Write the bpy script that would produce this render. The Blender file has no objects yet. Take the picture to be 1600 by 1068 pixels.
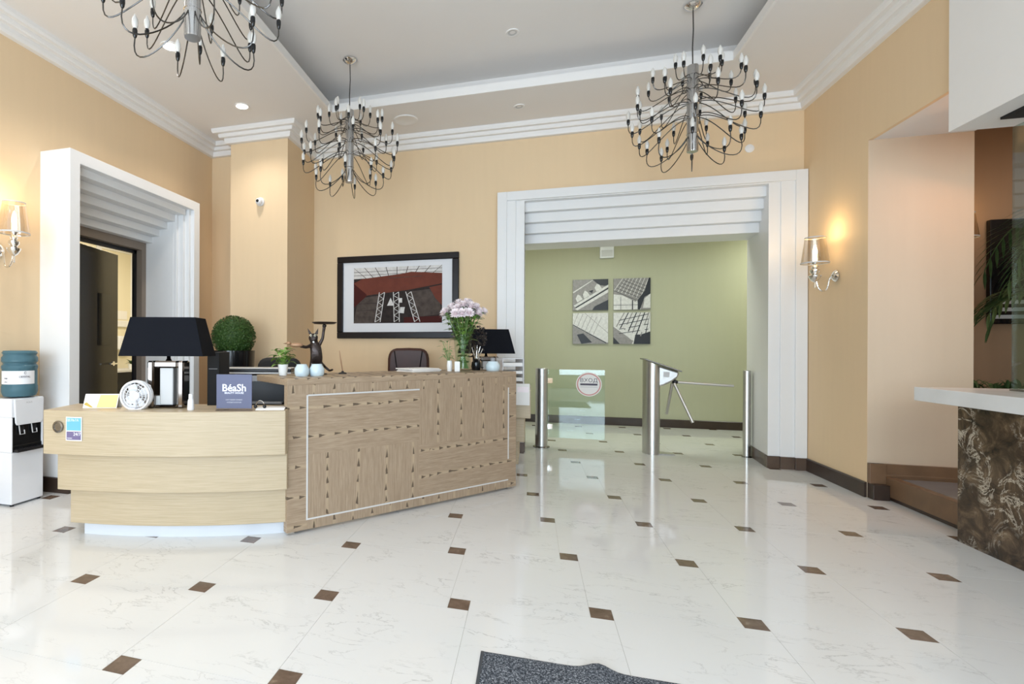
import bpy, math, random
from mathutils import Matrix, Vector
random.seed(7)
PI = math.pi
YAW = math.radians(16.1)
C = bpy.context.scene.collection
sc = bpy.context.scene

# ---------------------------------------------------------------- camera
cd = bpy.data.cameras.new('camera'); cam = bpy.data.objects.new('camera', cd); C.objects.link(cam)
cam.matrix_world = Matrix.Translation((0, 0, 1.2)) @ Matrix.Rotation(YAW, 4, 'Z') @ Matrix.Rotation(PI/2, 4, 'X') @ Matrix.Rotation(0.0042, 4, 'Z')
cd.sensor_width = 36.0; cd.lens = 804.45/1600*36
cd.shift_x = (800-597.5)/1600; cd.shift_y = (541.04-534)/1600
cd.clip_start = 0.05; cd.clip_end = 100
sc.camera = cam
# ---------------------------------------------------------------- colour management, world
sc.view_settings.view_transform = 'Standard'; sc.view_settings.look = 'None'
sc.view_settings.gamma = 1.0; sc.view_settings.use_curve_mapping = False
sc.view_settings.exposure = 0.21
sc.cycles.max_bounces = 10; sc.cycles.diffuse_bounces = 5; sc.cycles.glossy_bounces = 5; sc.cycles.transmission_bounces = 8
sc.cycles.caustics_reflective = False; sc.cycles.caustics_refractive = False
sc.cycles.sample_clamp_indirect = 6
w = bpy.data.worlds.new('sky'); sc.world = w; w.use_nodes = True
w.node_tree.nodes['Background'].inputs[0].default_value = (0.85, 0.93, 1.0, 1)
w.node_tree.nodes['Background'].inputs[1].default_value = 1.6

def lamp(name, kind, loc, energy, color, size=None, size_y=None, rot=(0, 0, 0), spot=None, parent=None):
    l = bpy.data.lights.new(name, kind); l.energy = energy; l.color = color
    if kind == 'AREA':
        l.shape = 'RECTANGLE' if size_y else 'DISK'; l.size = size
        if size_y: l.size_y = size_y
    elif size: l.shadow_soft_size = size
    if spot: l.spot_size = spot; l.spot_blend = 0.8
    o = bpy.data.objects.new(name, l); C.objects.link(o); o.location = loc; o.rotation_euler = rot
    if parent: o.parent = parent
    return o
# daylight through the shop-front windows behind the photographer
WIN = [(-3.5, -1.65), (-1.35, 0.5), (0.8, 2.4)]
for a, b in WIN:
    lamp('window_daylight', 'AREA', ((a+b)/2, -2.9, 1.65), 100*(b-a)/1.8, (0.69, 0.85, 1.0), b-a, 2.5, (PI/2, 0, 0))
DL = [(-2.93, 4.79), (-2.93, 3.67), (-2.93, 2.4), (-2.93, 1.1), (-2.93, -0.3), (2.15, 1.0), (2.15, -0.8)]
for x, y in DL:
    lamp('downlight_beam', 'SPOT', (x, y, 3.70), 38, (1.0, 0.93, 0.86), 0.06, rot=(0, 0, 0), spot=math.radians(130))
for x, y in ((-0.6, 7.1), (0.9, 7.0), (3.6, 7.9)):
    lamp('passage_lamp', 'AREA', (x, y, 2.93), 15 if x < 3 else 28, (0.95, 1.0, 0.86), 0.5, 0.5)
lamp('side_room_lamp', 'AREA', (-5.3, 5.6, 2.9), 45, (1.0, 0.93, 0.80), 0.4, 0.4)
lamp('alcove_glow_fill', 'AREA', (3.22, 4.55, 2.80), 7, (1.0, 0.45, 0.22), 0.25, 0.5, (-0.5, 0.3, 0))  # added unseen fill, stands in for orange sconce glow from the bar room
lamp('bar_lamp', 'AREA', (4.6, 4.9, 3.3), 9, (1.0, 0.75, 0.55), 0.5, 0.5)
lamp('bar_room_fill', 'AREA', (4.4, 0.5, 2.4), 45, (0.9, 0.95, 1.0), 1.4, 1.4, (PI/2, 0, 0.1))  # added fill brightening the right-hand side; the bar room has no window here

# ---------------------------------------------------------------- materials
def nt(m): return m.node_tree.nodes, m.node_tree.links
def mat(name, col, rough=0.5, metal=0.0, spec=0.5, emis=None, es=0, trans=0, alpha=1, ior=1.45, noise=0.0, nscale=20, coat=0, bump=0, sub=0):
    m = bpy.data.materials.new(name); m.use_nodes = True
    N, L = nt(m); b = N['Principled BSDF']
    c = tuple(col)+(1,)
    b.inputs['Base Color'].default_value = c; b.inputs['Roughness'].default_value = rough
    b.inputs['Metallic'].default_value = metal; b.inputs['Specular IOR Level'].default_value = spec
    b.inputs['Transmission Weight'].default_value = trans; b.inputs['IOR'].default_value = ior
    b.inputs['Coat Weight'].default_value = coat; b.inputs['Alpha'].default_value = alpha
    if emis: b.inputs['Emission Color'].default_value = tuple(emis)+(1,); b.inputs['Emission Strength'].default_value = es
    tc = N.new('ShaderNodeTexCoord'); nz = N.new('ShaderNodeTexNoise'); nz.inputs['Scale'].default_value = nscale; nz.inputs['Detail'].default_value = 4
    L.new(tc.outputs['Object'], nz.inputs['Vector'])
    if noise:
        r = N.new('ShaderNodeMix'); r.data_type = 'RGBA'
        r.inputs['A'].default_value = tuple(x*(1-noise) for x in col)+(1,); r.inputs['B'].default_value = tuple(min(1, x*(1+noise)) for x in col)+(1,)
        L.new(nz.outputs['Fac'], r.inputs['Factor']); L.new(r.outputs['Result'], b.inputs['Base Color'])
    if bump:
        bp = N.new('ShaderNodeBump'); bp.inputs['Strength'].default_value = bump; bp.inputs['Distance'].default_value = 0.01
        L.new(nz.outputs['Fac'], bp.inputs['Height']); L.new(bp.outputs['Normal'], b.inputs['Normal'])
    return m
def ramp(N, stops):
    r = N.new('ShaderNodeValToRGB'); e = r.color_ramp.elements
    while len(e) < len(stops): e.new(0.5)
    for k, (p, c) in enumerate(stops): e[k].position = p; e[k].color = tuple(c)+(1,)
    return r
def math_(N, L, op, a, b=None, c=None, clamp=False):
    n = N.new('ShaderNodeMath'); n.operation = op; n.use_clamp = clamp
    for k, x in enumerate((a, b, c)):
        if x is None: continue
        if isinstance(x, (int, float)): n.inputs[k].default_value = x
        else: L.new(x, n.inputs[k])
    return n.outputs[0]
def mixc(N, L, f, a, b):
    n = N.new('ShaderNodeMix'); n.data_type = 'RGBA'
    if isinstance(f, (int, float)): n.inputs['Factor'].default_value = f
    else: L.new(f, n.inputs['Factor'])
    for k, x in (('A', a), ('B', b)):
        if isinstance(x, tuple): n.inputs[k].default_value = x+(1,)
        else: L.new(x, n.inputs[k])
    return n.outputs['Result']
def base(name, rough, spec=0.5):
    m = bpy.data.materials.new(name); m.use_nodes = True; N, L = nt(m); b = N['Principled BSDF']
    b.inputs['Roughness'].default_value = rough; b.inputs['Specular IOR Level'].default_value = spec
    tc = N.new('ShaderNodeTexCoord')
    return m, N, L, b, tc.outputs['Object']
def mapped(N, L, v, scale):
    mp = N.new('ShaderNodeMapping'); mp.inputs['Scale'].default_value = scale; L.new(v, mp.inputs['Vector']); return mp.outputs['Vector']
def noise(N, L, v, scale, detail=4, rough=0.5, dist=0):
    n = N.new('ShaderNodeTexNoise'); n.inputs['Scale'].default_value = scale; n.inputs['Detail'].default_value = detail
    n.inputs['Roughness'].default_value = rough; n.inputs['Distortion'].default_value = dist
    L.new(v, n.inputs['Vector']); return n.outputs['Fac']

def floor_marble():
    m, N, L, b, v = base('white_marble_tile', 0.07)
    v1 = mapped(N, L, v, (1.0, 2.4, 1))
    n1 = noise(N, L, v1, 3.6, 8, 0.60, 0.5)
    d = math_(N, L, 'ABSOLUTE', math_(N, L, 'SUBTRACT', n1, 0.5))
    r = ramp(N, [(0.0, (1, 1, 1)), (0.005, (0.5, 0.5, 0.5)), (0.014, (0, 0, 0))]); L.new(d, r.inputs[0])
    n2 = noise(N, L, v, 3.1, 3); mk = ramp(N, [(0.46, (0, 0, 0)), (0.62, (1, 1, 1))]); L.new(n2, mk.inputs[0])
    f = math_(N, L, 'MULTIPLY', math_(N, L, 'MULTIPLY', r.outputs[0], mk.outputs[0]), 0.62)
    n3 = noise(N, L, v, 1.2, 4); c0 = mixc(N, L, n3, (0.71, 0.71, 0.70), (0.77, 0.775, 0.775))
    L.new(mixc(N, L, f, c0, (0.36, 0.36, 0.36)), b.inputs['Base Color'])
    return m
def brown_marble_tile():
    m, N, L, b, v = base('brown_marble_inset', 0.1)
    n1 = noise(N, L, v, 14, 6, 0.6, 0.5); r = ramp(N, [(0.3, (0.10, 0.065, 0.045)), (0.62, (0.17, 0.115, 0.085)), (0.75, (0.33, 0.25, 0.19))]); L.new(n1, r.inputs[0])
    L.new(r.outputs[0], b.inputs['Base Color']); return m
def emperador():
    m, N, L, b, v = base('dark_veined_marble', 0.2, 0.35)
    n1 = noise(N, L, v, 8, 9, 0.7, 0.8); r = ramp(N, [(0.32, (0.018, 0.011, 0.007)), (0.47, (0.06, 0.038, 0.023)), (0.58, (0.13, 0.085, 0.05)), (0.68, (0.26, 0.19, 0.12))]); L.new(n1, r.inputs[0])
    n2 = noise(N, L, v, 7, 8, 0.68, 0.9)
    d = math_(N, L, 'ABSOLUTE', math_(N, L, 'SUBTRACT', n2, 0.5)); rr = ramp(N, [(0.0, (1, 1, 1)), (0.008, (0.7, 0.7, 0.7)), (0.024, (0, 0, 0))]); L.new(d, rr.inputs[0])
    vo = N.new('ShaderNodeTexVoronoi'); vo.inputs['Scale'].default_value = 9; L.new(v, vo.inputs['Vector']); bl = ramp(N, [(0.10, (1, 1, 1)), (0.17, (0, 0, 0))]); L.new(vo.outputs['Distance'], bl.inputs[0])
    n3 = noise(N, L, v, 4, 3); mk = ramp(N, [(0.46, (0, 0, 0)), (0.56, (1, 1, 1))]); L.new(n3, mk.inputs[0])
    f = math_(N, L, 'MULTIPLY', math_(N, L, 'MAXIMUM', rr.outputs[0], math_(N, L, 'MULTIPLY', bl.outputs[0], n1)), mk.outputs[0])
    L.new(mixc(N, L, f, r.outputs[0], (0.60, 0.53, 0.43)), b.inputs['Base Color']); return m
def wall_paint(name, col, amt=0.05):
    m, N, L, b, v = base(name, 0.75, 0.25)
    n1 = noise(N, L, mapped(N, L, v, (6, 6, 0.5)), 3, 5); n2 = noise(N, L, v, 0.7, 2)
    a = tuple(x*(1-amt) for x in col); c = tuple(min(1, x*(1+amt)) for x in col)
    L.new(mixc(N, L, math_(N, L, 'MULTIPLY', math_(N, L, 'ADD', n1, n2), 0.5), a, c), b.inputs['Base Color'])
    bp = N.new('ShaderNodeBump'); bp.inputs['Strength'].default_value = 0.15; bp.inputs['Distance'].default_value = 0.002
    L.new(noise(N, L, v, 160, 2), bp.inputs['Height']); L.new(bp.outputs['Normal'], b.inputs['Normal'])
    return m
def light_wood():
    m, N, L, b, v = base('pale_oak_veneer', 0.38)
    n1 = noise(N, L, mapped(N, L, v, (1.2, 1.2, 42)), 3.2, 6, 0.65); n2 = noise(N, L, mapped(N, L, v, (3, 3, 160)), 3, 3)
    r = ramp(N, [(0.3, (0.41, 0.32, 0.20)), (0.5, (0.49, 0.395, 0.265)), (0.7, (0.56, 0.46, 0.325))]); L.new(math_(N, L, 'MULTIPLY_ADD', n2, 0.35, math_(N, L, 'MULTIPLY', n1, 0.65)), r.inputs[0])
    L.new(r.outputs[0], b.inputs['Base Color']); return m
def knot_wood(name, vertical, gap=0.19, off=0.03, dark=1.0):
    """brown veneer with rows of dark arrow-shaped knots running along the grain (local x, or local z when vertical)"""
    m, N, L, b, v = base(name, 0.42, 0.35)
    sp = N.new('ShaderNodeSeparateXYZ'); L.new(v, sp.inputs[0])
    al, ac = (sp.outputs['Z'], sp.outputs['X']) if vertical else (sp.outputs['X'], sp.outputs['Z'])
    s = (30, 30, 1.3) if vertical else (1.3, 30, 30)
    g = noise(N, L, mapped(N, L, v, s), 3.5, 7, 0.68, 0.3); fine = noise(N, L, mapped(N, L, v, tuple(x*3 for x in s)), 4, 4)
    wob = noise(N, L, mapped(N, L, v, (1, 1, 1)), 3.0, 2)
    a2 = math_(N, L, 'ADD', math_(N, L, 'ADD', ac, off), math_(N, L, 'MULTIPLY', wob, 0.035))
    cell = math_(N, L, 'FLOOR', math_(N, L, 'DIVIDE', a2, gap))
    d = math_(N, L, 'ABSOLUTE', math_(N, L, 'SUBTRACT', math_(N, L, 'FRACT', math_(N, L, 'DIVIDE', a2, gap)), 0.5))
    d = math_(N, L, 'MULTIPLY', d, gap)
    jit = math_(N, L, 'MULTIPLY', noise(N, L, v, 2.6, 1), 2.2)
    u = math_(N, L, 'FRACT', math_(N, L, 'ADD', math_(N, L, 'ADD', math_(N, L, 'DIVIDE', al, 0.098), jit), math_(N, L, 'MULTIPLY', cell, 0.37)))
    half = math_(N, L, 'MULTIPLY', math_(N, L, 'MULTIPLY', math_(N, L, 'SUBTRACT', 1.0, u), 0.038), noise(N, L, v, 24, 3))
    inside = math_(N, L, 'MULTIPLY_ADD', math_(N, L, 'SUBTRACT', half, d), 450.0, 0.3, clamp=True); on = math_(N, L, 'GREATER_THAN', u, 0.42)
    on2 = math_(N, L, 'GREATER_THAN', noise(N, L, v, 9, 1), 0.36)
    dk = math_(N, L, 'MULTIPLY', math_(N, L, 'MULTIPLY', inside, on), on2)
    halo = math_(N, L, 'SUBTRACT', 1.0, math_(N, L, 'DIVIDE', d, 0.017), clamp=True)
    c0 = ramp(N, [(0.28, (0.235, 0.16, 0.10)), (0.5, (0.365, 0.27, 0.185)), (0.72, (0.50, 0.39, 0.28))])
    L.new(math_(N, L, 'MULTIPLY_ADD', fine, 0.3, math_(N, L, 'MULTIPLY', g, 0.7)), c0.inputs[0])
    c1 = mixc(N, L, math_(N, L, 'MULTIPLY', halo, 0.45), c0.outputs[0], (0.56, 0.43, 0.28))
    L.new(mixc(N, L, math_(N, L, 'MULTIPLY', dk, 0.78*dark), c1, (0.035, 0.02, 0.014)), b.inputs['Base Color']); return m
def carpet():
    m, N, L, b, v = base('grey_mat_pile', 0.95, 0.1)
    n = noise(N, L, v, 170, 3, 0.7); r = ramp(N, [(0.36, (0.02, 0.024, 0.032)), (0.52, (0.10, 0.115, 0.14)), (0.66, (0.42, 0.45, 0.50))]); L.new(n, r.inputs[0])
    L.new(r.outputs[0], b.inputs['Base Color']); return m
def leafmat(name, a, bcol, scale=30):
    m, N, L, b, v = base(name, 0.5, 0.3)
    L.new(mixc(N, L, noise(N, L, v, scale, 3), a, bcol), b.inputs['Base Color']); return m
def thin_glass(name, tint=(0.9, 0.97, 0.95), fac=0.05):
    m = bpy.data.materials.new(name); m.use_nodes = True; N, L = nt(m); N.remove(N['Principled BSDF'])
    t = N.new('ShaderNodeBsdfTransparent'); t.inputs[0].default_value = tint+(1,); g = N.new('ShaderNodeBsdfGlossy'); g.inputs['Roughness'].default_value = 0.01
    fr = N.new('ShaderNodeLayerWeight'); fr.inputs[0].default_value = 0.5; ad = math_(N, L, 'MULTIPLY_ADD', math_(N, L, 'POWER', fr.outputs['Facing'], 5.0), 0.45, fac, clamp=True)
    mx = N.new('ShaderNodeMixShader'); L.new(ad, mx.inputs[0]); L.new(t.outputs[0], mx.inputs[1]); L.new(g.outputs[0], mx.inputs[2])
    L.new(mx.outputs[0], N['Material Output'].inputs[0]); return m

M = dict(
    marble=floor_marble(), inset=brown_marble_tile(), grout=mat('grout', (0.42, 0.41, 0.38), 0.7),
    emp=emperador(), yellow=wall_paint('ochre_yellow_paint', (0.78, 0.595, 0.385)), green=wall_paint('pale_olive_paint', (0.44, 0.435, 0.31)),
    cream=wall_paint('cream_paint', (0.80, 0.74, 0.56)), tan=wall_paint('brown_tan_paint', (0.36, 0.22, 0.13)), alc=wall_paint('beige_alcove_paint', (0.60, 0.49, 0.365)),
    white=mat('white_lacquer', (0.80, 0.80, 0.80), 0.35, noise=0.01), ceil=mat('ceiling_white', (0.82, 0.79, 0.765), 0.8, spec=0.2, noise=0.012, nscale=3),
    plaster=mat('plaster_moulding', (0.84, 0.82, 0.80), 0.5, noise=0.01), skirt=mat('brown_stone_skirting', (0.10, 0.065, 0.045), 0.3, noise=0.35, nscale=9),
    skirt2=mat('dark_skirting', (0.045, 0.028, 0.02), 0.35, noise=0.3, nscale=9),
    steel=mat('brushed_steel', (0.62, 0.61, 0.59), 0.36, 1.0, noise=0.05, nscale=60), steeld=mat('dark_steel', (0.25, 0.24, 0.23), 0.25, 1.0),
    chrome=mat('polished_chrome', (0.82, 0.80, 0.77), 0.06, 1.0), gun=mat('smoked_chrome_wire', (0.11, 0.105, 0.10), 0.25, 1.0), cylm=mat('nickel', (0.5, 0.5, 0.5), 0.2, 1.0),
    black=mat('black_plastic', (0.012, 0.012, 0.014), 0.35), blackm=mat('matte_black', (0.012, 0.012, 0.013), 0.7), blackg=mat('gloss_black', (0.008, 0.008, 0.009), 0.12),
    fabric=mat('black_shade_fabric', (0.006, 0.007, 0.011), 0.8, spec=0.15, noise=0.2, nscale=200), shadein=mat('gold_lining', (0.35, 0.25, 0.12), 0.5),
    lwood=light_wood(), kH=knot_wood('knotty_veneer_horizontal', False), kV=knot_wood('knotty_veneer_vertical', True, 0.235, 0.05),
    kB=knot_wood('knotty_veneer_border', True, 0.15, 0.02), inlay=mat('white_metal_inlay', (0.72, 0.71, 0.70), 0.3, 0.2),
    plinth=mat('pale_grey_plinth', (0.66, 0.69, 0.74), 0.25), bwood=mat('brown_step_wood', (0.17, 0.10, 0.055), 0.35, noise=0.3, nscale=7), btile=mat('slate_blue_tile', (0.22, 0.23, 0.25), 0.12, noise=0.1, nscale=6),
    mat_=carpet(), matedge=mat('mat_rubber_edge', (0.06, 0.065, 0.075), 0.7),
    wplastic=mat('white_plastic', (0.80, 0.81, 0.84), 0.3), paper=mat('paper_white', (0.84, 0.82, 0.79), 0.8), wtile=mat('taupe_frame', (0.25, 0.20, 0.16), 0.4),
    leather=mat('brown_leather', (0.05, 0.016, 0.010), 0.42, noise=0.25, nscale=12), door=mat('dark_door_veneer', (0.028, 0.022, 0.014), 0.25, noise=0.2, nscale=4),
    topi=leafmat('topiary_leaf', (0.015, 0.05, 0.010), (0.07, 0.14, 0.03), 60), leaf=leafmat('bright_leaf', (0.05, 0.17, 0.02), (0.30, 0.46, 0.10), 25),
    leafp=leafmat('pale_leaf', (0.12, 0.22, 0.06), (0.42, 0.52, 0.25), 25), stem=leafmat('stem_green', (0.10, 0.20, 0.05), (0.22, 0.36, 0.12), 20),
    palm=leafmat('palm_leaf', (0.02, 0.05, 0.015), (0.09, 0.15, 0.05), 12), dry=leafmat('dried_leaf', (0.015, 0.012, 0.012), (0.10, 0.08, 0.07), 30),
    petal=mat('blush_petal', (0.97, 0.86, 0.88), 0.7, noise=0.08, nscale=60), petalc=mat('petal_centre', (0.70, 0.55, 0.58), 0.8),
    ceram=mat('pale_blue_ceramic', (0.62, 0.74, 0.80), 0.2), cer_w=mat('white_ceramic', (0.86, 0.87, 0.86), 0.25), bronze=mat('dark_bronze', (0.045, 0.032, 0.028), 0.28, 0.6, noise=0.3, nscale=30),
    bronz2=mat('tan_bronze', (0.42, 0.24, 0.14), 0.4, 0.3), eye=mat('cream_eye', (0.7, 0.68, 0.55), 0.3),
    slate=mat('slate_card', (0.13, 0.14, 0.20), 0.45), ink=mat('white_ink', (0.85, 0.85, 0.87), 0.6), dink=mat('dark_ink', (0.08, 0.07, 0.10), 0.6), red=mat('sticker_red', (0.62, 0.30, 0.27), 0.5),
    sblue=mat('sticker_blue', (0.16, 0.46, 0.72), 0.4), spur=mat('sticker_purple', (0.17, 0.14, 0.26), 0.4), yel=mat('leaflet_yellow', (0.85, 0.62, 0.28), 0.5), gold=mat('leaflet_gold', (0.55, 0.40, 0.08), 0.4),
    glass=thin_glass('clear_glass'), glassv=thin_glass('vase_glass', (0.93, 0.97, 0.94), 0.03), glassd=thin_glass('counter_glass', (0.74, 0.82, 0.80), 0.10), acr=thin_glass('acrylic', (0.96, 0.96, 0.99), 0.0),
    bulb=mat('frosted_bulb', (0.90, 0.87, 0.82), 0.25, trans=0.25), lit=mat('lit_diffuser', (1, 1, 1), 0.5, emis=(1.0, 0.93, 0.82), es=9), warm=mat('lit_bulb', (1, 1, 1), 0.5, emis=(1.0, 0.78, 0.45), es=9),
    sshade=thin_glass('silver_organza_shade', (0.86, 0.82, 0.76), 0.22), water=mat('blue_bottle', (0.13, 0.27, 0.34), 0.15, trans=0.45, ior=1.2), smoke=mat('smoked_mirror', (0.22, 0.19, 0.17), 0.07, 1.0), grey=mat('mid_grey', (0.30, 0.30, 0.31), 0.5), lgrey=mat('light_grey', (0.58, 0.58, 0.58), 0.4),
    aframe=mat('espresso_frame', (0.008, 0.004, 0.004), 0.3, spec=0.25), mount=mat('picture_mount', (0.74, 0.75, 0.78), 0.6),
    p_red=mat('print_rust', (0.15, 0.042, 0.027), 0.6, spec=0.15, noise=0.2, nscale=12), p_dk=mat('print_dark', (0.03, 0.022, 0.02), 0.6, spec=0.15, noise=0.6, nscale=25), p_lt=mat('print_light', (0.62, 0.60, 0.58), 0.4, noise=0.3, nscale=30), p_md=mat('print_mid', (0.25, 0.23, 0.22), 0.4, noise=0.4, nscale=30), p_bk=mat('print_black', (0.012, 0.012, 0.015), 0.4), p_dr=mat('print_maroon', (0.06, 0.012, 0.010), 0.6, spec=0.15), p_md2=mat('print_brown', (0.075, 0.058, 0.05), 0.6, spec=0.15, noise=0.7, nscale=18),
    wslab=mat('white_quartz', (0.72, 0.73, 0.74), 0.25, noise=0.12, nscale=5), stone=mat('grey_stone', (0.35, 0.33, 0.30), 0.4),
)

# ---------------------------------------------------------------- mesh builder
class MB:
    def __init__(s): s.v = []; s.f = []; s.m = []
    def add(s, vs, fs, mi=0):
        o = len(s.v); s.v += [tuple(p) for p in vs]; s.f += [tuple(o+i for i in f) for f in fs]; s.m += [mi]*len(fs); return s
    def box(s, a, b, mi=0):
        x0, y0, z0 = a; x1, y1, z1 = b
        return s.add([(x0, y0, z0), (x1, y0, z0), (x1, y1, z0), (x0, y1, z0), (x0, y0, z1), (x1, y0, z1), (x1, y1, z1), (x0, y1, z1)],
                     [(0, 3, 2, 1), (4, 5, 6, 7), (0, 1, 5, 4), (1, 2, 6, 5), (2, 3, 7, 6), (3, 0, 4, 7)], mi)
    def prism(s, poly, z0, z1, mi=0):
        n = len(poly); a = sum(poly[i][0]*poly[(i+1) % n][1]-poly[(i+1) % n][0]*poly[i][1] for i in range(n))
        if a < 0: poly = poly[::-1]
        vs = [(x, y, z0) for x, y in poly]+[(x, y, z1) for x, y in poly]
        return s.add(vs, [tuple(range(n))[::-1], tuple(range(n, 2*n))]+[(i, (i+1) % n, n+(i+1) % n, n+i) for i in range(n)], mi)
    def prism_y(s, poly, y0, y1, mi=0):   # polygon in (x, z) pushed along y
        n = len(poly); vs = [(x, y0, z) for x, z in poly]+[(x, y1, z) for x, z in poly]
        return s.add(vs, [tuple(range(n)), tuple(range(n, 2*n))[::-1]]+[(i, n+i, n+(i+1) % n, (i+1) % n) for i in range(n)], mi)
    def prism_x(s, poly, x0, x1, mi=0):   # polygon in (y, z) pushed along x
        n = len(poly); vs = [(x0, y, z) for y, z in poly]+[(x1, y, z) for y, z in poly]
        return s.add(vs, [tuple(range(n))[::-1], tuple(range(n, 2*n))]+[(i, (i+1) % n, n+(i+1) % n, n+i) for i in range(n)], mi)
    def lathe(s, prof, c=(0, 0, 0), n=24, mi=0, sx=1, sy=1, close=True):
        vs = []
        for r, z in prof:
            for k in range(n): vs.append((c[0]+sx*r*math.cos(2*PI*k/n), c[1]+sy*r*math.sin(2*PI*k/n), c[2]+z))
        fs = [(j*n+k, j*n+(k+1) % n, (j+1)*n+(k+1) % n, (j+1)*n+k) for j in range(len(prof)-1) for k in range(n)]
        if close: fs += [tuple(range(n))[::-1], tuple((len(prof)-1)*n+k for k in range(n))]
        return s.add(vs, fs, mi)
    def tube(s, pts, r, n=8, mi=0, caps=True, taper=None):
        P = [Vector(p) for p in pts]; vs = []; up = Vector((0, 0, 1))
        prev = None
        for i, p in enumerate(P):
            t = ((P[min(i+1, len(P)-1)]-P[max(i-1, 0)])).normalized()
            if prev is None:
                a = t.cross(up)
                if a.length < 1e-3: a = t.cross(Vector((1, 0, 0)))
            else: a = prev-t*prev.dot(t)
            a.normalize(); prev = a; b = t.cross(a); rr = r if taper is None else r*taper[i]
            for k in range(n): vs.append(p+a*rr*math.cos(2*PI*k/n)+b*rr*math.sin(2*PI*k/n))
        m = len(P); fs = [(j*n+k, (j+1)*n+k, (j+1)*n+(k+1) % n, j*n+(k+1) % n)[::-1] for j in range(m-1) for k in range(n)]
        if caps: fs += [tuple(range(n)), tuple((m-1)*n+k for k in range(n))[::-1]]
        return s.add(vs, fs, mi)
    def ball(s, c, r, n=16, mi=0, sz=1, sx=1, sy=1):
        prof = [(r*math.sin(PI*k/(n//2)), -r*sz*math.cos(PI*k/(n//2))) for k in range(n//2+1)]
        prof = [(max(a, 1e-4), b) for a, b in prof]
        return s.lathe(prof, c, n, mi, sx, sy)
    def xf(s, mtx, start=0):
        for i in range(start, len(s.v)): s.v[i] = tuple(mtx @ Vector(s.v[i]))
        return s
    def build(s, name, mats, parent=None, bevel=0, smooth=False, loc=None, rotz=0, seg=2):
        me = bpy.data.meshes.new(name); me.from_pydata(s.v, [], s.f)
        if not isinstance(mats, (list, tuple)): mats = [mats]
        for m in mats: me.materials.append(m)
        me.polygons.foreach_set('material_index', s.m)
        if smooth:
            me.polygons.foreach_set('use_smooth', [True]*len(me.polygons)); me.set_sharp_from_angle(angle=math.radians(42))
        me.update()
        o = bpy.data.objects.new(name, me); C.objects.link(o)
        if parent: o.parent = parent
        if loc: o.location = loc
        o.rotation_euler = (0, 0, rotz)
        if bevel:
            b = o.modifiers.new('bevel', 'BEVEL'); b.width = bevel; b.segments = seg; b.limit_method = 'ANGLE'; b.angle_limit = 0.6
        return o
def thing(name, label, cat, loc=(0, 0, 0), rotz=0, group=None):
    o = bpy.data.objects.new(name, None); C.objects.link(o); o.empty_display_size = 0.1
    o.location = loc; o.rotation_euler = (0, 0, rotz); o['label'] = label; o['category'] = cat
    if group: o['group'] = group
    return o
def tag(o, label, cat, group=None, kind=None):
    o['label'] = label; o['category'] = cat
    if group: o['group'] = group
    if kind: o['kind'] = kind
    return o
def struct(o, label=None, cat=None):
    o['kind'] = 'structure'
    if label: o['label'] = label; o['category'] = cat
    return o
def dup(root, loc=None, rotz=None, label=None, group=None):
    r = root.copy(); C.objects.link(r)
    if loc is not None: r.location = loc
    if rotz is not None: r.rotation_euler = (0, 0, rotz)
    if label: r['label'] = label
    if group: r['group'] = group
    for ch in list(root.children):
        c = ch.copy(); C.objects.link(c); c.parent = r
        for g in list(ch.children):
            d = g.copy(); C.objects.link(d); d.parent = c
    return r
def text(s, size, name, m, parent, loc, rot=(PI/2, 0, 0), align='CENTER', extrude=0.0006, bold=0.0, sx=1.0):
    cu = bpy.data.curves.new(name, 'FONT'); cu.body = s; cu.size = size; cu.align_x = align; cu.align_y = 'CENTER'; cu.extrude = extrude; cu.offset = bold; cu.resolution_u = 3
    t = bpy.data.objects.new('tmp', cu); C.objects.link(t)
    dg = bpy.context.evaluated_depsgraph_get(); me = bpy.data.meshes.new_from_object(t.evaluated_get(dg)); bpy.data.objects.remove(t)
    me.materials.clear(); me.materials.append(m)
    o = bpy.data.objects.new(name, me); C.objects.link(o); o.parent = parent; o.location = loc; o.rotation_euler = rot; o.scale = (sx, 1, 1)
    return o
def bez(p0, p1, p2, p3, n=10):
    out = []
    for i in range(n+1):
        t = i/n; out.append(tuple((1-t)**3*a+3*(1-t)**2*t*b+3*(1-t)*t*t*c+t**3*d for a, b, c, d in zip(p0, p1, p2, p3)))
    return out
def skin(name, pts, edges, radii, m, parent, loc=(0, 0, 0), level=2):
    me = bpy.data.meshes.new(name); me.from_pydata(pts, edges, []); me.materials.append(m)
    o = bpy.data.objects.new(name, me); C.objects.link(o); o.parent = parent; o.location = loc
    md = o.modifiers.new('skin', 'SKIN')
    for k, r in enumerate(radii):
        me.skin_vertices[0].data[k].radius = (r, r)
    me.skin_vertices[0].data[0].use_root = True
    s = o.modifiers.new('subsurf', 'SUBSURF'); s.levels = level; s.render_levels = level
    return o

# ---------------------------------------------------------------- room measures
XL, XR, YB, YF, ZC = -3.90, 2.61, 6.10, -3.0, 3.72
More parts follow.
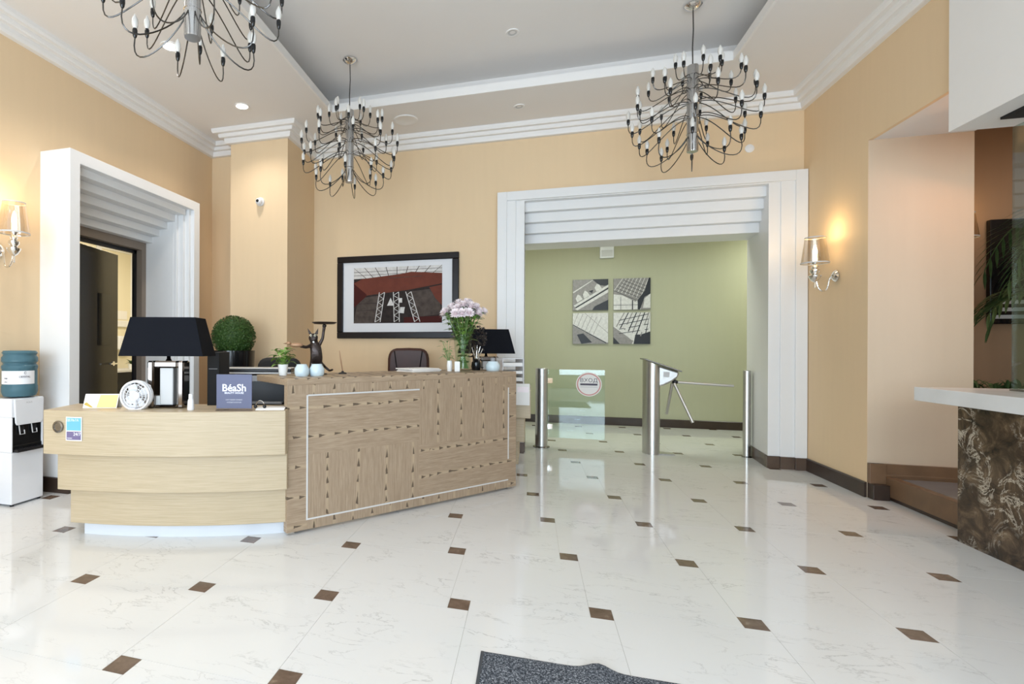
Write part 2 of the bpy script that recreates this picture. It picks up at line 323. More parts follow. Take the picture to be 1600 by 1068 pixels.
# floor: pinwheel of big pale tiles and small brown insets
def build_floor():
    s, t, g = 0.6260, 0.0963, 0.0016
    o = MB(); o.box((-6.8, YF-0.3, -0.06), (6.2, 8.9, -0.0012), 2)
    ox, oy = -0.51, 3.662
    for i in range(-16, 16):
        for j in range(-12, 16):
            x = ox+i*s+j*t; y = oy+i*t-j*s
            if not (-7 < x < 6.2 and YF-0.6 < y < 8.75): continue
            def q(a, b, c, d, mi):
                a = max(a, -6.8); c = min(c, 6.2); b = max(b, YF-0.3); d = min(d, 8.9)
                if c-a < 0.005 or d-b < 0.005: return
                o.box((a, b, -0.0012), (c, d, 0), mi)
            q(x-t/2+g/2, y-t/2+g/2, x+t/2-g/2, y+t/2-g/2, 1)
            q(x+t/2+g/2, y+t/2-s+g/2, x+t/2+s-g/2, y+t/2-g/2, 0)
    return struct(o.build('floor', [M['marble'], M['inset'], M['grout']]))
build_floor()

# ceiling with raised centre
RX0, RX1, RY0, RY1 = -2.07, 1.69, -1.3, 5.18
b = MB(); e = 0.30
for a, c in (((XL-0.2, YF-0.2), (RX0-0.02, YB+0.2)), ((RX1+0.02, YF-0.2), (XR+0.2, YB+0.2)), ((RX0-0.02, YF-0.2), (RX1+0.02, RY0-0.02)), ((RX0-0.02, RY1+0.02), (RX1+0.02, YB+0.2))):
    b.box((a[0], a[1], ZC), (c[0], c[1], ZC+0.05))
b.box((RX0-e-0.05, RY0-e-0.05, 4.0), (RX1+e+0.05, RY1+e+0.05, 4.06))
b.box((RX0-e-0.05, RY0-e, ZC+0.05), (RX0-e, RY1+e, 4.0)); b.box((RX1+e, RY0-e, ZC+0.05), (RX1+e+0.05, RY1+e, 4.0))
b.box((RX0-e, RY1+e, ZC+0.05), (RX1+e, RY1+e+0.05, 4.0)); b.box((RX0-e, RY0-e-0.05, ZC+0.05), (RX1+e, RY0-e, 4.0))
struct(b.build('ceiling', M['ceil']))
b = MB()
def ring(b, x0, y0, x1, y1, t, z0, z1):
    b.box((x0-t, y0-t, z0), (x0, y1+t, z1)); b.box((x1, y0-t, z0), (x1+t, y1+t, z1)); b.box((x0, y0-t, z0), (x1, y0, z1)); b.box((x0, y1, z0), (x1, y1+t, z1))
ring(b, RX0, RY0, RX1, RY1, 0.02, ZC-0.001, ZC+0.075); ring(b, RX0-0.02, RY0-0.02, RX1+0.02, RY1+0.02, 0.03, ZC+0.05, ZC+0.095)
struct(b.build('trim_1', M['plaster']), 'pale raised rim around the sunken upper part of the ceiling', 'ceiling trim')

# walls
DY0, DY1, DZ = 3.50, 4.80, 2.34     # left doorway in the wall
b = MB(); b.box((XL-0.25, YF, 0), (XL, DY0, ZC)); b.box((XL-0.25, DY1, 0), (XL, 5.68, ZC)); b.box((XL-0.25, DY0, 2.62), (XL, DY1, ZC))
struct(b.build('wall_left', M['yellow']))
b = MB(); b.prism([(XL-0.25, 5.68), (-3.42, 5.68), (-3.42, 5.35), (-2.68, 5.35), (-2.68, YB), (-2.68, YB+0.3), (XL-0.25, YB+0.3)], 0, ZC)
struct(b.build('wall_corner', M['yellow']), 'yellow square pillar projecting from the back left corner of the lobby', 'pillar')
PX0, PX1, PZ = -0.075, 2.29, 2.42
b = MB(); b.box((-2.68, YB, 0), (PX0, YB+0.3, ZC)); b.box((PX0, YB, 2.86), (XR, YB+0.3, ZC)); b.box((2.40, YB, 0), (XR, YB+0.3, 2.86))
struct(b.build('wall_back', M['yellow']))
b = MB(); b.box((XR, 5.08, 0), (XR+0.2, YB+0.3, ZC)); b.box((XR, 4.0, 2.88), (XR+0.03, 5.08, ZC)); b.box((XR, YF, 2.60), (XR+0.2, 4.0, ZC))
struct(b.build('wall_right', M['yellow']))
b = MB(); b.box((XR+0.2, 5.08, 0), (3.28, 5.26, 2.88)); b.box((XR+0.0005, 5.0795, 0), (XR+0.2, 5.08, 2.88))
struct(b.build('wall_alcove', M['alc']))
b = MB(); b.box((XR+0.03, 4.17, 2.88), (3.28, 5.08, 2.95))
struct(b.build('ceiling_alcove', M['ceil']))
# front wall with shop windows (behind the camera)
b = MB(); xs = [XL-0.25]+[v for a in WIN for v in a]+[XR+0.2]
for k in range(0, len(xs), 2): b.box((xs[k], YF-0.2, 0), (xs[k+1], YF, ZC))
for a, c in WIN: b.box((a, YF-0.2, 0), (c, YF, 0.35)); b.box((a, YF-0.2, 2.95), (c, YF, ZC))
struct(b.build('wall_front', M['yellow']))
for k, (a, c) in enumerate(WIN):
    b = MB()
    for x0, x1, z0, z1 in ((a, a+0.06, .35, 2.95), (c-0.06, c, .35, 2.95), (a, c, .35, .42), (a, c, 2.88, 2.95), ((a+c)/2-.03, (a+c)/2+.03, .35, 2.95), (a, c, 2.2, 2.26)):
        b.box((x0, YF-0.12, z0), (x1, YF-0.04, z1))
    struct(b.build('window_%d' % (k+1), M['white']))
# bulkhead over the bar counter on the right
b = MB(); b.box((2.56, YF, 2.585), (2.61, 4.165, ZC)); b.box((2.61, YF, 2.585), (3.4, 4.165, 2.62)); b.box((2.61, 4.13, 2.62), (5.8, 4.165, 3.9))
b.box((2.69, YF+0.1, 2.57), (3.35, 3.98, 2.59), 1)
struct(b.build('wall_bulkhead', [M['plaster'], M['blackm']]), 'white boxed bulkhead hanging above the bar counter at right', 'bulkhead')
# bar room beyond the right wall
for nm, lo, hi in (('wall_bar_back', (3.28, 6.4, 0), (6.0, 6.5, 3.6)), ('wall_bar_right', (5.9, YF, 0), (6.0, 6.4, 3.5)), ('wall_bar_left', (3.10, 5.262, 0), (3.28, 6.4, 3.5)), ('wall_bar_front', (XR+0.2, YF-0.1, 0), (5.9, YF, 3.5))):
    b = MB(); b.box(lo, hi); struct(b.build(nm, M['tan']))
b = MB(); b.box((3.28, 5.26, 3.45), (5.9, 6.4, 3.5)); b.box((3.4, YF, 3.45), (5.9, 5.26, 3.5)); struct(b.build('ceiling_bar', M['ceil']))
# passage behind the portal
b = MB(); b.box((-1.7, 8.65, 0), (4.6, 8.8, 3.1)); b.box((-1.8, 6.4, 0), (-1.7, 8.8, 3.1)); b.box((4.5, 7.1, 0), (4.6, 8.65, 3.1)); b.box((2.66, 7.1, 0), (4.5, 7.2, 3.1))
b.box((-1.7, 6.4, 0), (PX0-0.3, 6.8, 3.1)); b.box((2.56, 6.8, 0), (3.1, 7.1, 3.1))
struct(b.build('wall_passage', M['green']))
b = MB(); b.box((-1.8, 6.4, 3.0), (3.2, 7.1, 3.1)); b.box((-1.8, 7.1, 3.0), (4.6, 8.8, 3.1)); struct(b.build('ceiling_passage', M['ceil']))
# side room behind left doorway
b = MB(); b.box((-6.6, 2.4, 0), (-6.4, 7.6, 3.0)); b.box((-6.4, 7.4, 0), (XL-0.25, 7.6, 3.0)); b.box((-6.4, 2.4, 0), (XL-0.25, 2.6, 3.0)); b.box((XL-0.26, 2.6, 0), (XL-0.25, 3.4, 3.0)); b.box((XL-0.26, 4.9, 0), (XL-0.25, 7.4, 3.0))
struct(b.build('wall_side_room', M['cream']))
b = MB(); b.box((-6.6, 2.4, 3.0), (XL-0.25, 7.6, 3.1)); struct(b.build('ceiling_side_room', M['ceil']))

# cornice swept round the room
def sweep(path, prof, name, m, lab=None):
    b = MB(); n = len(path); P = [Vector((p[0], p[1])) for p in path]; rings = []
    for i in range(n):
        ds = []
        if i > 0: d = (P[i]-P[i-1]).normalized(); ds.append(Vector((d.y, -d.x)))
        if i < n-1: d = (P[i+1]-P[i]).normalized(); ds.append(Vector((d.y, -d.x)))
        if len(ds) == 2: nn = (ds[0]+ds[1]); nn = nn/(1+ds[0].dot(ds[1]))
        else: nn = ds[0]
        rings.append([(P[i].x+nn.x*d_, P[i].y+nn.y*d_, z) for d_, z in prof])
    k = len(prof); vs = [p for r in rings for p in r]
    fs = [(i*k+j, i*k+(j+1) % k, (i+1)*k+(j+1) % k, (i+1)*k+j) for i in range(n-1) for j in range(k)]
    fs += [tuple(range(k))[::-1], tuple((n-1)*k+j for j in range(k))]
    b.add(vs, fs); return b.build(name, m)
crown = [(0, ZC), (0, 3.575), (0.035, 3.575), (0.045, 3.578), (0.052, 3.60), (0.055, 3.622), (0.055, 3.632), (0.095, 3.632), (0.102, 3.645), (0.104, 3.662), (0.104, 3.671), (0.148, 3.671), (0.158, 3.69), (0.16, ZC)]
struct(sweep([(XL, YF), (XL, 5.68), (-3.42, 5.68), (-3.42, 5.35), (-2.68, 5.35), (-2.68, YB), (XR, YB), (XR, 4.165)], crown, 'trim_2', M['plaster']), 'white stepped crown moulding under the ceiling', 'cornice')
sk = [(0, 0), (0.018, 0), (0.018, 0.115), (0.012, 0.122), (0, 0.122)]
struct(sweep([(XL, YF), (XL, 3.30)], sk, 'baseboard_left', M['skirt2']))
struct(sweep([(XL, 5.0), (XL, 5.68), (-3.42, 5.68), (-3.42, 5.35), (-2.68, 5.35), (-2.68, YB), (-0.38, YB)], sk, 'baseboard_back', M['skirt2']))
struct(sweep([(XR, 6.02), (XR, 5.08)], sk, 'baseboard_right', M['skirt2']))
struct(sweep([(-1.7, 8.65), (4.5, 8.65)], sk, 'baseboard_passage', M['skirt2']))

# stepped white portal to the passage
b = MB()
ys = [6.03, 6.11, 6.19, 6.27, 6.35]; zt = [2.94, 2.85, 2.745, 2.64, 2.53, 2.425]
for k in range(5): b.box((-0.20-0.003*k, ys[k], zt[k+1]), (2.44-0.003*k, 6.79-0.004*k, zt[k]+(0.02 if k == 0 else 0)))
for x0, x1, y, z1, yb in ((-0.375, -0.27, 6.00, 2.96, YB+0.01), (-0.272, -0.17, 6.02, 2.87, YB+0.012), (-0.172, PX0, 6.035, 2.871, 6.797)): b.box((x0, y, 0.12), (x1, yb, z1))
b.box((-0.2702, 6.0, 2.86), (2.5052, 6.04, 2.96))
for x0, x1, y, z1 in ((2.505, 2.605, 6.00, 2.96), (2.385, 2.507, 6.02, 2.872)): b.box((x0, y, 0.12), (x1, 6.30, z1))
b.prism([(2.285, 6.035), (2.365, 6.80), (2.60, 6.80), (2.60, 6.25), (2.387, 6.25), (2.387, 6.035)], 0.12, 2.873)
b.box((-0.36, 6.42, 0.12), (-0.18, 6.79, 2.9))
struct(b.build('trim_3', M['white'], bevel=0.004), 'wide white stepped portal surround framing the green passage', 'portal surround')
b = MB()
for x0, x1, y in ((-0.375, -0.27, 5.99), (-0.27, -0.17, 6.01), (-0.17, PX0, 6.025), (2.505, 2.605, 5.99), (2.385, 2.505, 6.01), (2.28, 2.385, 6.025)): b.box((x0, y, 0), (x1, 6.09, 0.12))
b.prism([(2.275, 6.025), (2.355, 6.80), (2.50, 6.80), (2.50, 6.035)], 0, 0.12); b.box((-0.25, 6.09, 0), (PX0+0.01, 6.8, 0.12))
struct(b.build('baseboard_portal', M['skirt'], bevel=0.002))

# stepped white surround of the left doorway
b = MB(); CX = -3.59
b.prism_x([(3.30, 0.12), (3.40, 0.12), (3.40, 2.70), (4.90, 2.70), (4.90, 0.12), (5.00, 0.12), (5.00, 2.80), (3.30, 2.80)], XL-0.002, CX)
for k, (dy, x) in enumerate(((0.035, -3.63), (0.07, -3.68), (0.10, -3.74))):
    b.box((XL-0.01*k, 3.36+0.003*k, 0.12), (x, 3.40+dy, 2.71-0.001*k)); b.box((XL-0.01*k, 4.90-dy, 0.12), (x, 4.94-0.003*k, 2.711-0.001*k))
hz = [2.705, 2.635, 2.56, 2.485, 2.41, 2.34]; hx = [-3.66, -3.76, -3.86, -3.96, -4.06]
for k in range(5): b.box((-4.21+0.001*k, 3.45+0.003*k, hz[k+1]), (hx[k], 4.85-0.003*k, hz[k]))
b.box((-4.158, 3.40, 0.12), (-3.78, 3.502, 2.60)); b.box((-4.158, 4.798, 0.12), (-3.78, 4.90, 2.60))
struct(b.build('trim_4', M['white'], bevel=0.004), 'deep white stepped casing around the open doorway at left', 'door surround')
b = MB(); b.box((XL, 3.285, 0), (CX+0.012, 3.41, 0.12)); b.box((XL, 4.89, 0), (CX+0.012, 5.01, 0.12)); b.box((-4.16, 3.3, 0), (-3.73, 3.51, 0.12)); b.box((-4.16, 4.79, 0), (-3.73, 4.98, 0.12))
struct(b.build('baseboard_doorway', M['skirt2']))
d1 = struct(thing('door_1', 'dark door leaf standing ajar in the white left doorway', 'door', (-4.2, 3.57, 0), math.radians(90+13)))
b = MB(); b.box((0.0, -0.02, 0.01), (1.17, 0.02, 2.21)); b.build('door_leaf', M['door'], d1, bevel=0.003)
b = MB(); b.box((0.80, -0.025, 1.2), (1.02, -0.0205, 1.75)); b.build('dark_panel', M['blackg'], d1)
b = MB(); b.tube([(1.08, -0.02, 1.0), (1.08, -0.07, 1.0), (0.95, -0.07, 1.0)], 0.009, 8); b.lathe([(0.025, 0), (0.025, 0.01)], (0, 0, 0), 12); b.xf(Matrix.Translation((1.08, -0.02, 1.0)) @ Matrix.Rotation(PI/2, 4, 'X'), len(b.v)-24)
b.build('door_handle', M['chrome'], d1, smooth=True)
b = MB(); b.box((-4.21, 3.50, 0), (-4.14, 3.565, 2.34)); b.box((-4.21, 4.735, 0), (-4.14, 4.80, 2.34)); b.box((-4.21, 3.565, 2.255), (-4.14, 4.735, 2.34)); b.box((-4.24, 4.70, 0), (-4.21, 4.80, 2.3), 1); b.box((-4.24, 3.5, 2.215), (-4.21, 4.80, 2.3), 1)
struct(b.build('trim_5', [M['wtile'], M['black']]), 'taupe frame inside the left doorway', 'door frame')

# alcove step and landing
b = MB(); b.box((2.74, 2.6, 0.0), (3.60, 5.08, 0.165)); struct(b.build('floor_landing', M['btile']), 'raised grey tiled landing behind the bar counter', 'landing')
b = MB(); b.box((2.72, 2.6, 0.03), (2.78, 5.08, 0.18)); b.box((2.735, 2.6, 0), (2.78, 5.08, 0.03), 1)
b.box((2.61, 5.055, 0.12), (3.28, 5.08, 0.28)); b.box((2.64, 5.05, 0.18), (3.28, 5.056, 0.20)); b.box((2.612, 5.0, 0), (2.72, 5.08, 0.12), 1); b.box((2.612, 5.045, 0.12), (2.72, 5.08, 0.28))
struct(b.build('trim_6', [M['bwood'], M['skirt2']], bevel=0.003), 'brown wooden step edge and skirting in the alcove at right', 'step trim')

# ================================================================ things
# ---- chandeliers
def make_chandelier(label):
    t = thing('chandelier', label, 'chandelier', (-1.71, 4.74, 4.0), 0, 'many-armed bulb chandeliers')
    b = MB(); b.lathe([(0.0001, 0), (0.065, 0), (0.068, -0.012), (0.05, -0.03), (0.015, -0.045), (0.0001, -0.045)][::-1], n=24, close=False); b.build('canopy', M['chrome'], t, smooth=True)
    b = MB(); b.tube([(0, 0, -0.04), (0.004, 0, -0.2), (-0.003, 0, -0.35), (0, 0, -0.5)], 0.005, 8); b.build('cable', M['gun'], t, smooth=True)
    b = MB(); b.lathe([(0.0001, -1.2), (0.04, -1.2), (0.042, -1.19), (0.042, -0.51), (0.04, -0.5), (0.0001, -0.5)], n=24, close=False)
    for z in (-0.58, -0.7, -0.82, -0.94, -1.06): b.lathe([(0.042, z), (0.046, z+0.003), (0.042, z+0.006)], n=24, close=False)
    b.build('column', M['cylm'], t, smooth=True)
    sb = MB(); sb.lathe([(0.006, -0.038), (0.010, -0.03), (0.013, -0.012), (0.013, 0.006), (0.010, 0.012)], n=10); soc = None
    bb = MB(); bb.lathe([(0.009, 0.012), (0.015, 0.026), (0.0175, 0.042), (0.0155, 0.060), (0.008, 0.078), (0.002, 0.090)], n=12)
    for n, za, r, zs, ph, kind in ((6, -0.58, .20, -0.53, .3, 0), (8, -0.62, .33, -0.61, 0, 0), (9, -0.70, .42, -0.72, .2, 1), (10, -0.80, .475, -0.85, .1, 1), (9, -0.92, .45, -1.0, 0, 1), (8, -1.08, .33, -1.13, .25, 2)):
        a0 = None
        for k in range(n):
            ang = 2*PI*(k+ph)/n
            if a0 is None:
                if kind == 0: p = bez((0.04, 0, za), (r*.45, 0, za+0.0), (r*.95, 0, za-0.16), (r, 0, zs-0.035), 12)
                elif kind == 1: p = bez((0.04, 0, za), (r*.45, 0, za+0.03), (r*1.03, 0, zs-0.27), (r, 0, zs-0.035), 14)
                else: p = bez((0.04, 0, za), (r*.3, 0, za-0.12), (r*1.12, 0, zs-0.27), (r, 0, zs-0.035), 14)
                m = MB(); m.tube(p, 0.0038, 6); a0 = m.build('arm', M['gun'], t, smooth=True)
                s0 = sb.build('socket', M['blackg'], a0, smooth=True, loc=(r, 0, zs)) if soc is None else None
                if soc is None: soc = s0; bl = bb.build('bulb', M['bulb'], a0, smooth=True, loc=(r, 0, zs))
                else:
                    s0 = soc.copy(); C.objects.link(s0); s0.parent = a0; s0.location = (r, 0, zs)
                    l0 = bl.copy(); C.objects.link(l0); l0.parent = a0; l0.location = (r, 0, zs)
                a0.rotation_euler = (0, 0, ang); kids = list(a0.children)
            else:
                a = a0.copy(); C.objects.link(a); a.parent = t; a.rotation_euler = (0, 0, ang+random.uniform(-.05, .05))
                for q in kids: c = q.copy(); C.objects.link(c); c.parent = a
    return t
ch = make_chandelier('chandelier of thin dark wires and candle bulbs hanging over the reception, between pillar and portal')
dup(ch, (1.26, 4.74, 4.0), 0.35, 'wire-armed bulb chandelier hanging in front of the white portal at right')
dup(ch, (-1.70, 2.30, 4.0), 0.7, 'nearest wire-armed chandelier, cut off by the top left of the photo')

# ---- recessed lights and ceiling fittings
def downlight(x, y, z, lit, label, r=0.062):
    t = thing('downlight', label, 'ceiling light', (x, y, z), 0, 'recessed ceiling downlights')
    b = MB(); b.lathe([(r, 0), (r+0.018, 0), (r+0.016, -0.008), (r, -0.006)], n=28, close=False); b.build('rim', M['plaster'], t, smooth=True)
    b = MB(); b.lathe([(0.0001, -0.003), (r*(1 if lit else .6), -0.003), (r*(1 if lit else .6), -0.001), (0.0001, -0.001)], n=24, close=False); b.build('lens', M['lit'] if lit else M['ceil'], t)
    if not lit:
        b = MB(); b.lathe([(r*.6, -0.002), (r, -0.004)], n=24, close=False); b.build('reflector', M['lgrey'], t)
downlight(-2.93, 3.67, ZC, True, 'lit round downlight just below the nearest chandelier')
downlight(-2.93, 4.79, ZC, True, 'lit round downlight in front of the yellow pillar')
for (x, y), w_ in zip(DL[2:], ('lit round downlight hidden above the nearest chandelier, in the left ceiling strip', 'lit round downlight in the left ceiling strip beside the photographer', 'lit round downlight in the left ceiling strip near the shop windows', 'lit round downlight in the right ceiling strip beside the photographer', 'lit round downlight in the right ceiling strip near the shop windows')): downlight(x, y, ZC, True, w_)
downlight(-0.17, 4.72, 4.0, False, 'unlit round downlight on the raised middle of the ceiling', 0.04)
downlight(-0.13, 5.575, ZC, False, 'unlit round downlight in the lower ceiling strip near the back wall', 0.038)
b = MB(); b.lathe([(0.0001, -0.006), (0.10, -0.006), (0.118, -0.012), (0.13, -0.010), (0.135, 0)], n=36, close=False)
tag(b.build('ceiling_speaker', M['plaster'], smooth=True, loc=(-1.35, 5.57, ZC)), 'flat round white ceiling disc behind the chandelier over reception', 'ceiling speaker')
b = MB(); b.lathe([(0.0001, 0.012), (0.03, 0.012), (0.042, 0.004), (0.042, 0)][::-1], n=24, close=False); b.xf(Matrix.Rotation(PI/2, 4, 'X'))
tag(b.build('wall_sensor', M['plaster'], smooth=True, loc=(2.14, YB, 3.24)), 'small round cream disc high on the yellow wall above the portal', 'sensor')
t = thing('security_camera', 'small white dome camera with black lens on the yellow pillar', 'security camera', (-3.02, 5.35, 2.87))
b = MB(); b.lathe([(0.0001, 0), (0.05, 0), (0.05, 0.02), (0.04, 0.03), (0.0001, 0.03)], n=24, close=False); b.xf(Matrix.Rotation(PI/2, 4, 'X')); b.build('mount', M['wplastic'], t, smooth=True)
b = MB(); b.ball((0, -0.045, -0.005), 0.04, 18); b.build('dome', M['wplastic'], t, smooth=True)
b = MB(); b.ball((0, -0.075, -0.005), 0.019, 12); b.build('lens', M['blackg'], t, smooth=True)

# ---- wall sconces (built facing +x, arm reaching away from the wall)
def sconce(label, loc, rotz, lamp_e=2.6, name='wall_sconce'):
    t = thing(name, label, 'wall lamp', loc, rotz, 'chrome wall sconces with silver shades'); t.scale = (1.3, 1.3, 1.3)
    b = MB(); b.lathe([(0.0001, 0), (0.035, 0), (0.04, 0.008), (0.03, 0.02), (0.012, 0.028), (0.0001, 0.03)], n=20, close=False); b.xf(Matrix.Rotation(PI/2, 4, 'Y')); b.build('wall_plate', M['chrome'], t, smooth=True)
    b = MB(); b.tube(bez((0.02, 0, 0), (0.06, 0, 0.0), (0.03, 0, -0.12), (0.085, 0, -0.10), 10)+bez((0.085, 0, -0.10), (0.12, 0, -0.08), (0.11, 0, -0.03), (0.125, 0, 0.01), 8)[1:], 0.005, 8); b.build('arm', M['chrome'], t, smooth=True)
    b = MB(); b.lathe([(0.0001, -0.08), (0.006, -0.075), (0.005, -0.04), (0.02, -0.03), (0.034, -0.005), (0.036, 0.005), (0.015, 0.015), (0.028, 0.03), (0.028, 0.045), (0.013, 0.055), (0.022, 0.065), (0.012, 0.08), (0.02, 0.095), (0.02, 0.10), (0.0001, 0.10)], (0.125, 0, 0), 20, close=False); b.build('stem', M['chrome'], t, smooth=True)
    b = MB(); b.lathe([(0.012, 0.10), (0.012, 0.15), (0.014, 0.17), (0.010, 0.195), (0.002, 0.22)], (0.125, 0, 0), 12); b.build('candle_bulb', M['warm'], t, smooth=True)
    b = MB(); b.lathe([(0.078, 0.09), (0.056, 0.27)], (0.125, 0, 0), 32, close=False); b.lathe([(0.078, 0.088), (0.080, 0.088), (0.080, 0.096), (0.078, 0.096)], (0.125, 0, 0), 32, close=False, mi=1); b.lathe([(0.056, 0.264), (0.058, 0.264), (0.058, 0.27), (0.056, 0.27)], (0.125, 0, 0), 32, close=False, mi=1)
    b.build('lamp_shade', [M['sshade'], M['lgrey']], t, smooth=True)
    lamp('sconce_glow', 'POINT', (0.125, 0, 0.30), lamp_e, (1.0, 0.70, 0.36), 0.03, parent=t)
sconce('chrome wall lamp with glowing shade at the left edge, above the water bottle', (XL, 2.95, 1.92), 0)
sconce('chrome wall lamp with glowing shade on the yellow wall right of the white portal', (XR, 5.52, 1.845), PI)
sconce('wall lamp with glowing shade half hidden behind the alcove wall at far right', (3.95, 6.4, 2.14), -PI/2, 1.6)

# ---- framed picture on the back wall
def picture(t, W, H, polys, mats, y=-0.001):
    """layered flat print, polygons in 0..1 coordinates"""
    b = MB(); b.box((0, y-0.0005, 0), (W, y, H), 0)
    for k, (mi, pl) in enumerate(polys):
        yy = y-0.0005-0.00012*(k+1); b.prism_y([(min(max(px, 0), 1)*W, min(max(pz, 0), 1)*H) for px, pz in pl], yy, y, mi)
    return b.build('print', mats, t)
def line(x0, y0, x1, y1, w):
    dx, dy = x1-x0, y1-y0; l = math.hypot(dx, dy) or 1; nx, ny = -dy/l*w/2, dx/l*w/2
    return [(x0+nx, y0+ny), (x1+nx, y1+ny), (x1-nx, y1-ny), (x0-nx, y0-ny)]
t = thing('framed_picture', 'dark framed photo print of rust-red girders in a wide white mount, behind reception', 'picture', (-2.345, YB, 1.30))
b = MB(); W, H, fw = 1.527, 1.02, 0.078
for z0, z1, x0, x1 in ((0, fw, 0, W), (H-fw, H, 0, W), (fw, H-fw, 0, fw), (fw, H-fw, W-fw, W)): b.box((x0, -0.045, z0), (x1, 0, z1))
b.build('frame', M['aframe'], t, bevel=0.008)
b = MB(); b.box((fw-0.005, -0.02, fw-0.005), (W-fw+0.005, -0.012, H-fw+0.005)); b.build('mount', M['mount'], t)
pol = [(2, [(0, .80), (1, .86), (1, 1), (0, 1)])]
for k in range(9): pol.append((3, line(k/8, 1, .5+(k/8-.5)*.7, .8, .008)))
for z in (.88, .94): pol.append((3, line(0, z-.02, 1, z+.01, .007)))
pol += [(3, [(0.05, .45), (.33, .5), (.3, 0), (0, 0)]), (3, [(.62, .55), (.95, .6), (1, .15), (.7, .1)]), (0, line(0, .35, .3, .36, .006)), (0, line(0, .22, .3, .24, .006)),
        (4, [(0, .28), (0, .74), (.10, .78), (.16, .5)]), (1, [(0.0, .72), (.10, .80), (.55, .87), (.66, .90), (1, .86), (1, .68), (.62, .58), (.15, .50), (.15, .52)]), (1, [(.86, .62), (1, .66), (1, .3), (.93, .42)]),
        (5, [(.58, .0), (1, .0), (1, .12), (.58, .10)]), (3, line(.4, .8, .78, .82, .008))]
for x0, x1 in ((.33, .28), (.49, .50), (.63, .73)):
    for dx in (-.03, .03): pol.append((2, line(x0+dx, .55, x1+dx, 0.02, .008)))
    for k in range(9):
        u0, u1 = k/9, (k+1)/9; xa = x0+(x1-x0)*u0; xb = x0+(x1-x0)*u1; sgn = 1 if k % 2 else -1
        pol.append((2, line(xa-.03*sgn, .55-.53*u0, xb+.03*sgn, .55-.53*u1, .007)))
pol += [(2, [(.39, .31), (.43, .45), (.47, .31)]), (0, [(.37, .12), (.45, .12), (.46, .3), (.38, .3)]), (2, [(.53, .18), (.58, .17), (.59, .28), (.54, .28)]), (2, [(.52, .36), (.56, .36), (.56, .44), (.52, .44)])]
p = picture(t, 1.111, 0.687, pol, [M['p_dk'], M['p_red'], M['p_lt'], M['p_md2'], M['p_dr'], M['p_dr']], -0.0205); p.location = (0.216, 0, 0.187)

# ---- four canvases in the passage
def canvas(x, z, pol, bg, label):
    t = thing('canvas_print', label, 'picture', (x, 8.65, z), 0, 'grey architectural canvases in the passage')
    b = MB(); b.box((0, -0.03, 0), (0.515, 0, 0.48)); b.build('stretcher', M['p_md'], t)
    picture(t, 0.515, 0.48, pol, [M[bg], M['p_bk'], M['p_lt'], M['p_md']], -0.0305)
pol = [(3, [(0, .65), (.5, 1), (0, 1)]), (2, line(0, .58, .6, 1.02, .05)), (1, [(.55, 1), (1, 1), (1, .78), (.75, .8)]), (2, line(.05, .12, 1.05, .78, .09)), (1, line(.08, .08, 1.05, .70, .05)), (2, line(.1, .0, 1.05, .62, .12)), (3, line(.35, 0, 1.05, .5, .12)), (1, [(.55, .0), (1, .0), (1, .33), (.62, .12)])]
for x, z in ((.08, .38), (.28, .5), (.62, .72)): pol += [(2, [(x, z), (x+.06, z+.14), (x+.13, z+.1), (x+.2, z-.02), (x+.05, z-.12)]), (1, [(x+.17, z+.12), (x+.3, z+.16), (x+.27, z+.05)])]
canvas(0.63, 1.78, pol, 'p_md', 'square grey photo canvas of a balustrade, upper left of the four in the passage')
pol = [(2, [(0, 0), (.75, 0), (.6, .4), (0, .5)]), (3, [(.0, .6), (.1, 1), (1, 1), (.85, .5), (.6, .25)])]
for k in range(9): pol.append((2, line(.02+.1*k, .62-.04*k, .25+.1*k, 1.05, .018)))
for k in range(6): pol.append((1, line(.0+.07*k, .62+.08*k-.0, .62+.07*k, .3+.08*k, .014)))
pol += [(1, [(.95, 1), (1, 1), (1, .5), (.85, .4), (.72, 0), (.66, 0), (.66, .3), (.85, .6)]), (2, [(.8, .05), (1, .05), (1, .5), (.85, .35)]), (1, line(0, .15, .66, .15, .012)), (1, line(.2, 0, .2, .42, .012)), (1, line(.52, 0, .52, .3, .03))]
canvas(1.22, 1.78, pol, 'p_md', 'square grey photo canvas of a lattice roof, upper right of the four in the passage')
pol = [(2, [(0, .6), (0, 1), (1, 1), (1, .05), (.9, .05)]), (1, line(.0, .62, .95, .03, .03)), (3, line(.35, 1, 1, .35, .015)), (3, [(0, 0), (0, .5), (.5, .2), (.6, 0)]), (1, [(.12, .3), (.3, .34), (.55, .05), (.25, .0)])]
for k in range(6): pol.append((3, line(.0+.11*k, .56-.07*k, .16+.13*k, 1.0-.03*k, .012)))
canvas(0.63, 1.255, pol, 'p_md', 'square pale photo canvas of a striped roof, lower left of the four in the passage')
pol = [(3, [(0, .55), (.55, .1), (.5, 0), (0, 0)]), (2, [(0, .62), (.2, 1), (1, 1), (1, .4), (.5, .12)]), (1, [(.55, 0), (1, 0), (1, .4), (.75, .3), (.6, .3)]), (1, [(0, 0), (.18, 0), (.0, .22)])]
for k in range(8): pol.append((1 if k % 2 else 3, line(.08+.11*k, .55-.05*k, .3+.11*k, 1.02, .03)))
for k in range(4): pol.append((1, line(.15, .75-.14*k, .95, .95-.16*k, .02)))
pol += [(2, [(.28, .5), (.42, .5), (.44, .6), (.3, .62)]), (2, [(.72, .4), (.85, .35), (.85, .6), (.74, .62)])]
canvas(1.22, 1.255, pol, 'p_lt', 'square dark photo canvas of steel beams, lower right of the four in the passage')
t = thing('emergency_light', 'small white box fixed high on the green passage wall', 'emergency light', (1.12, 8.65, 2.58))
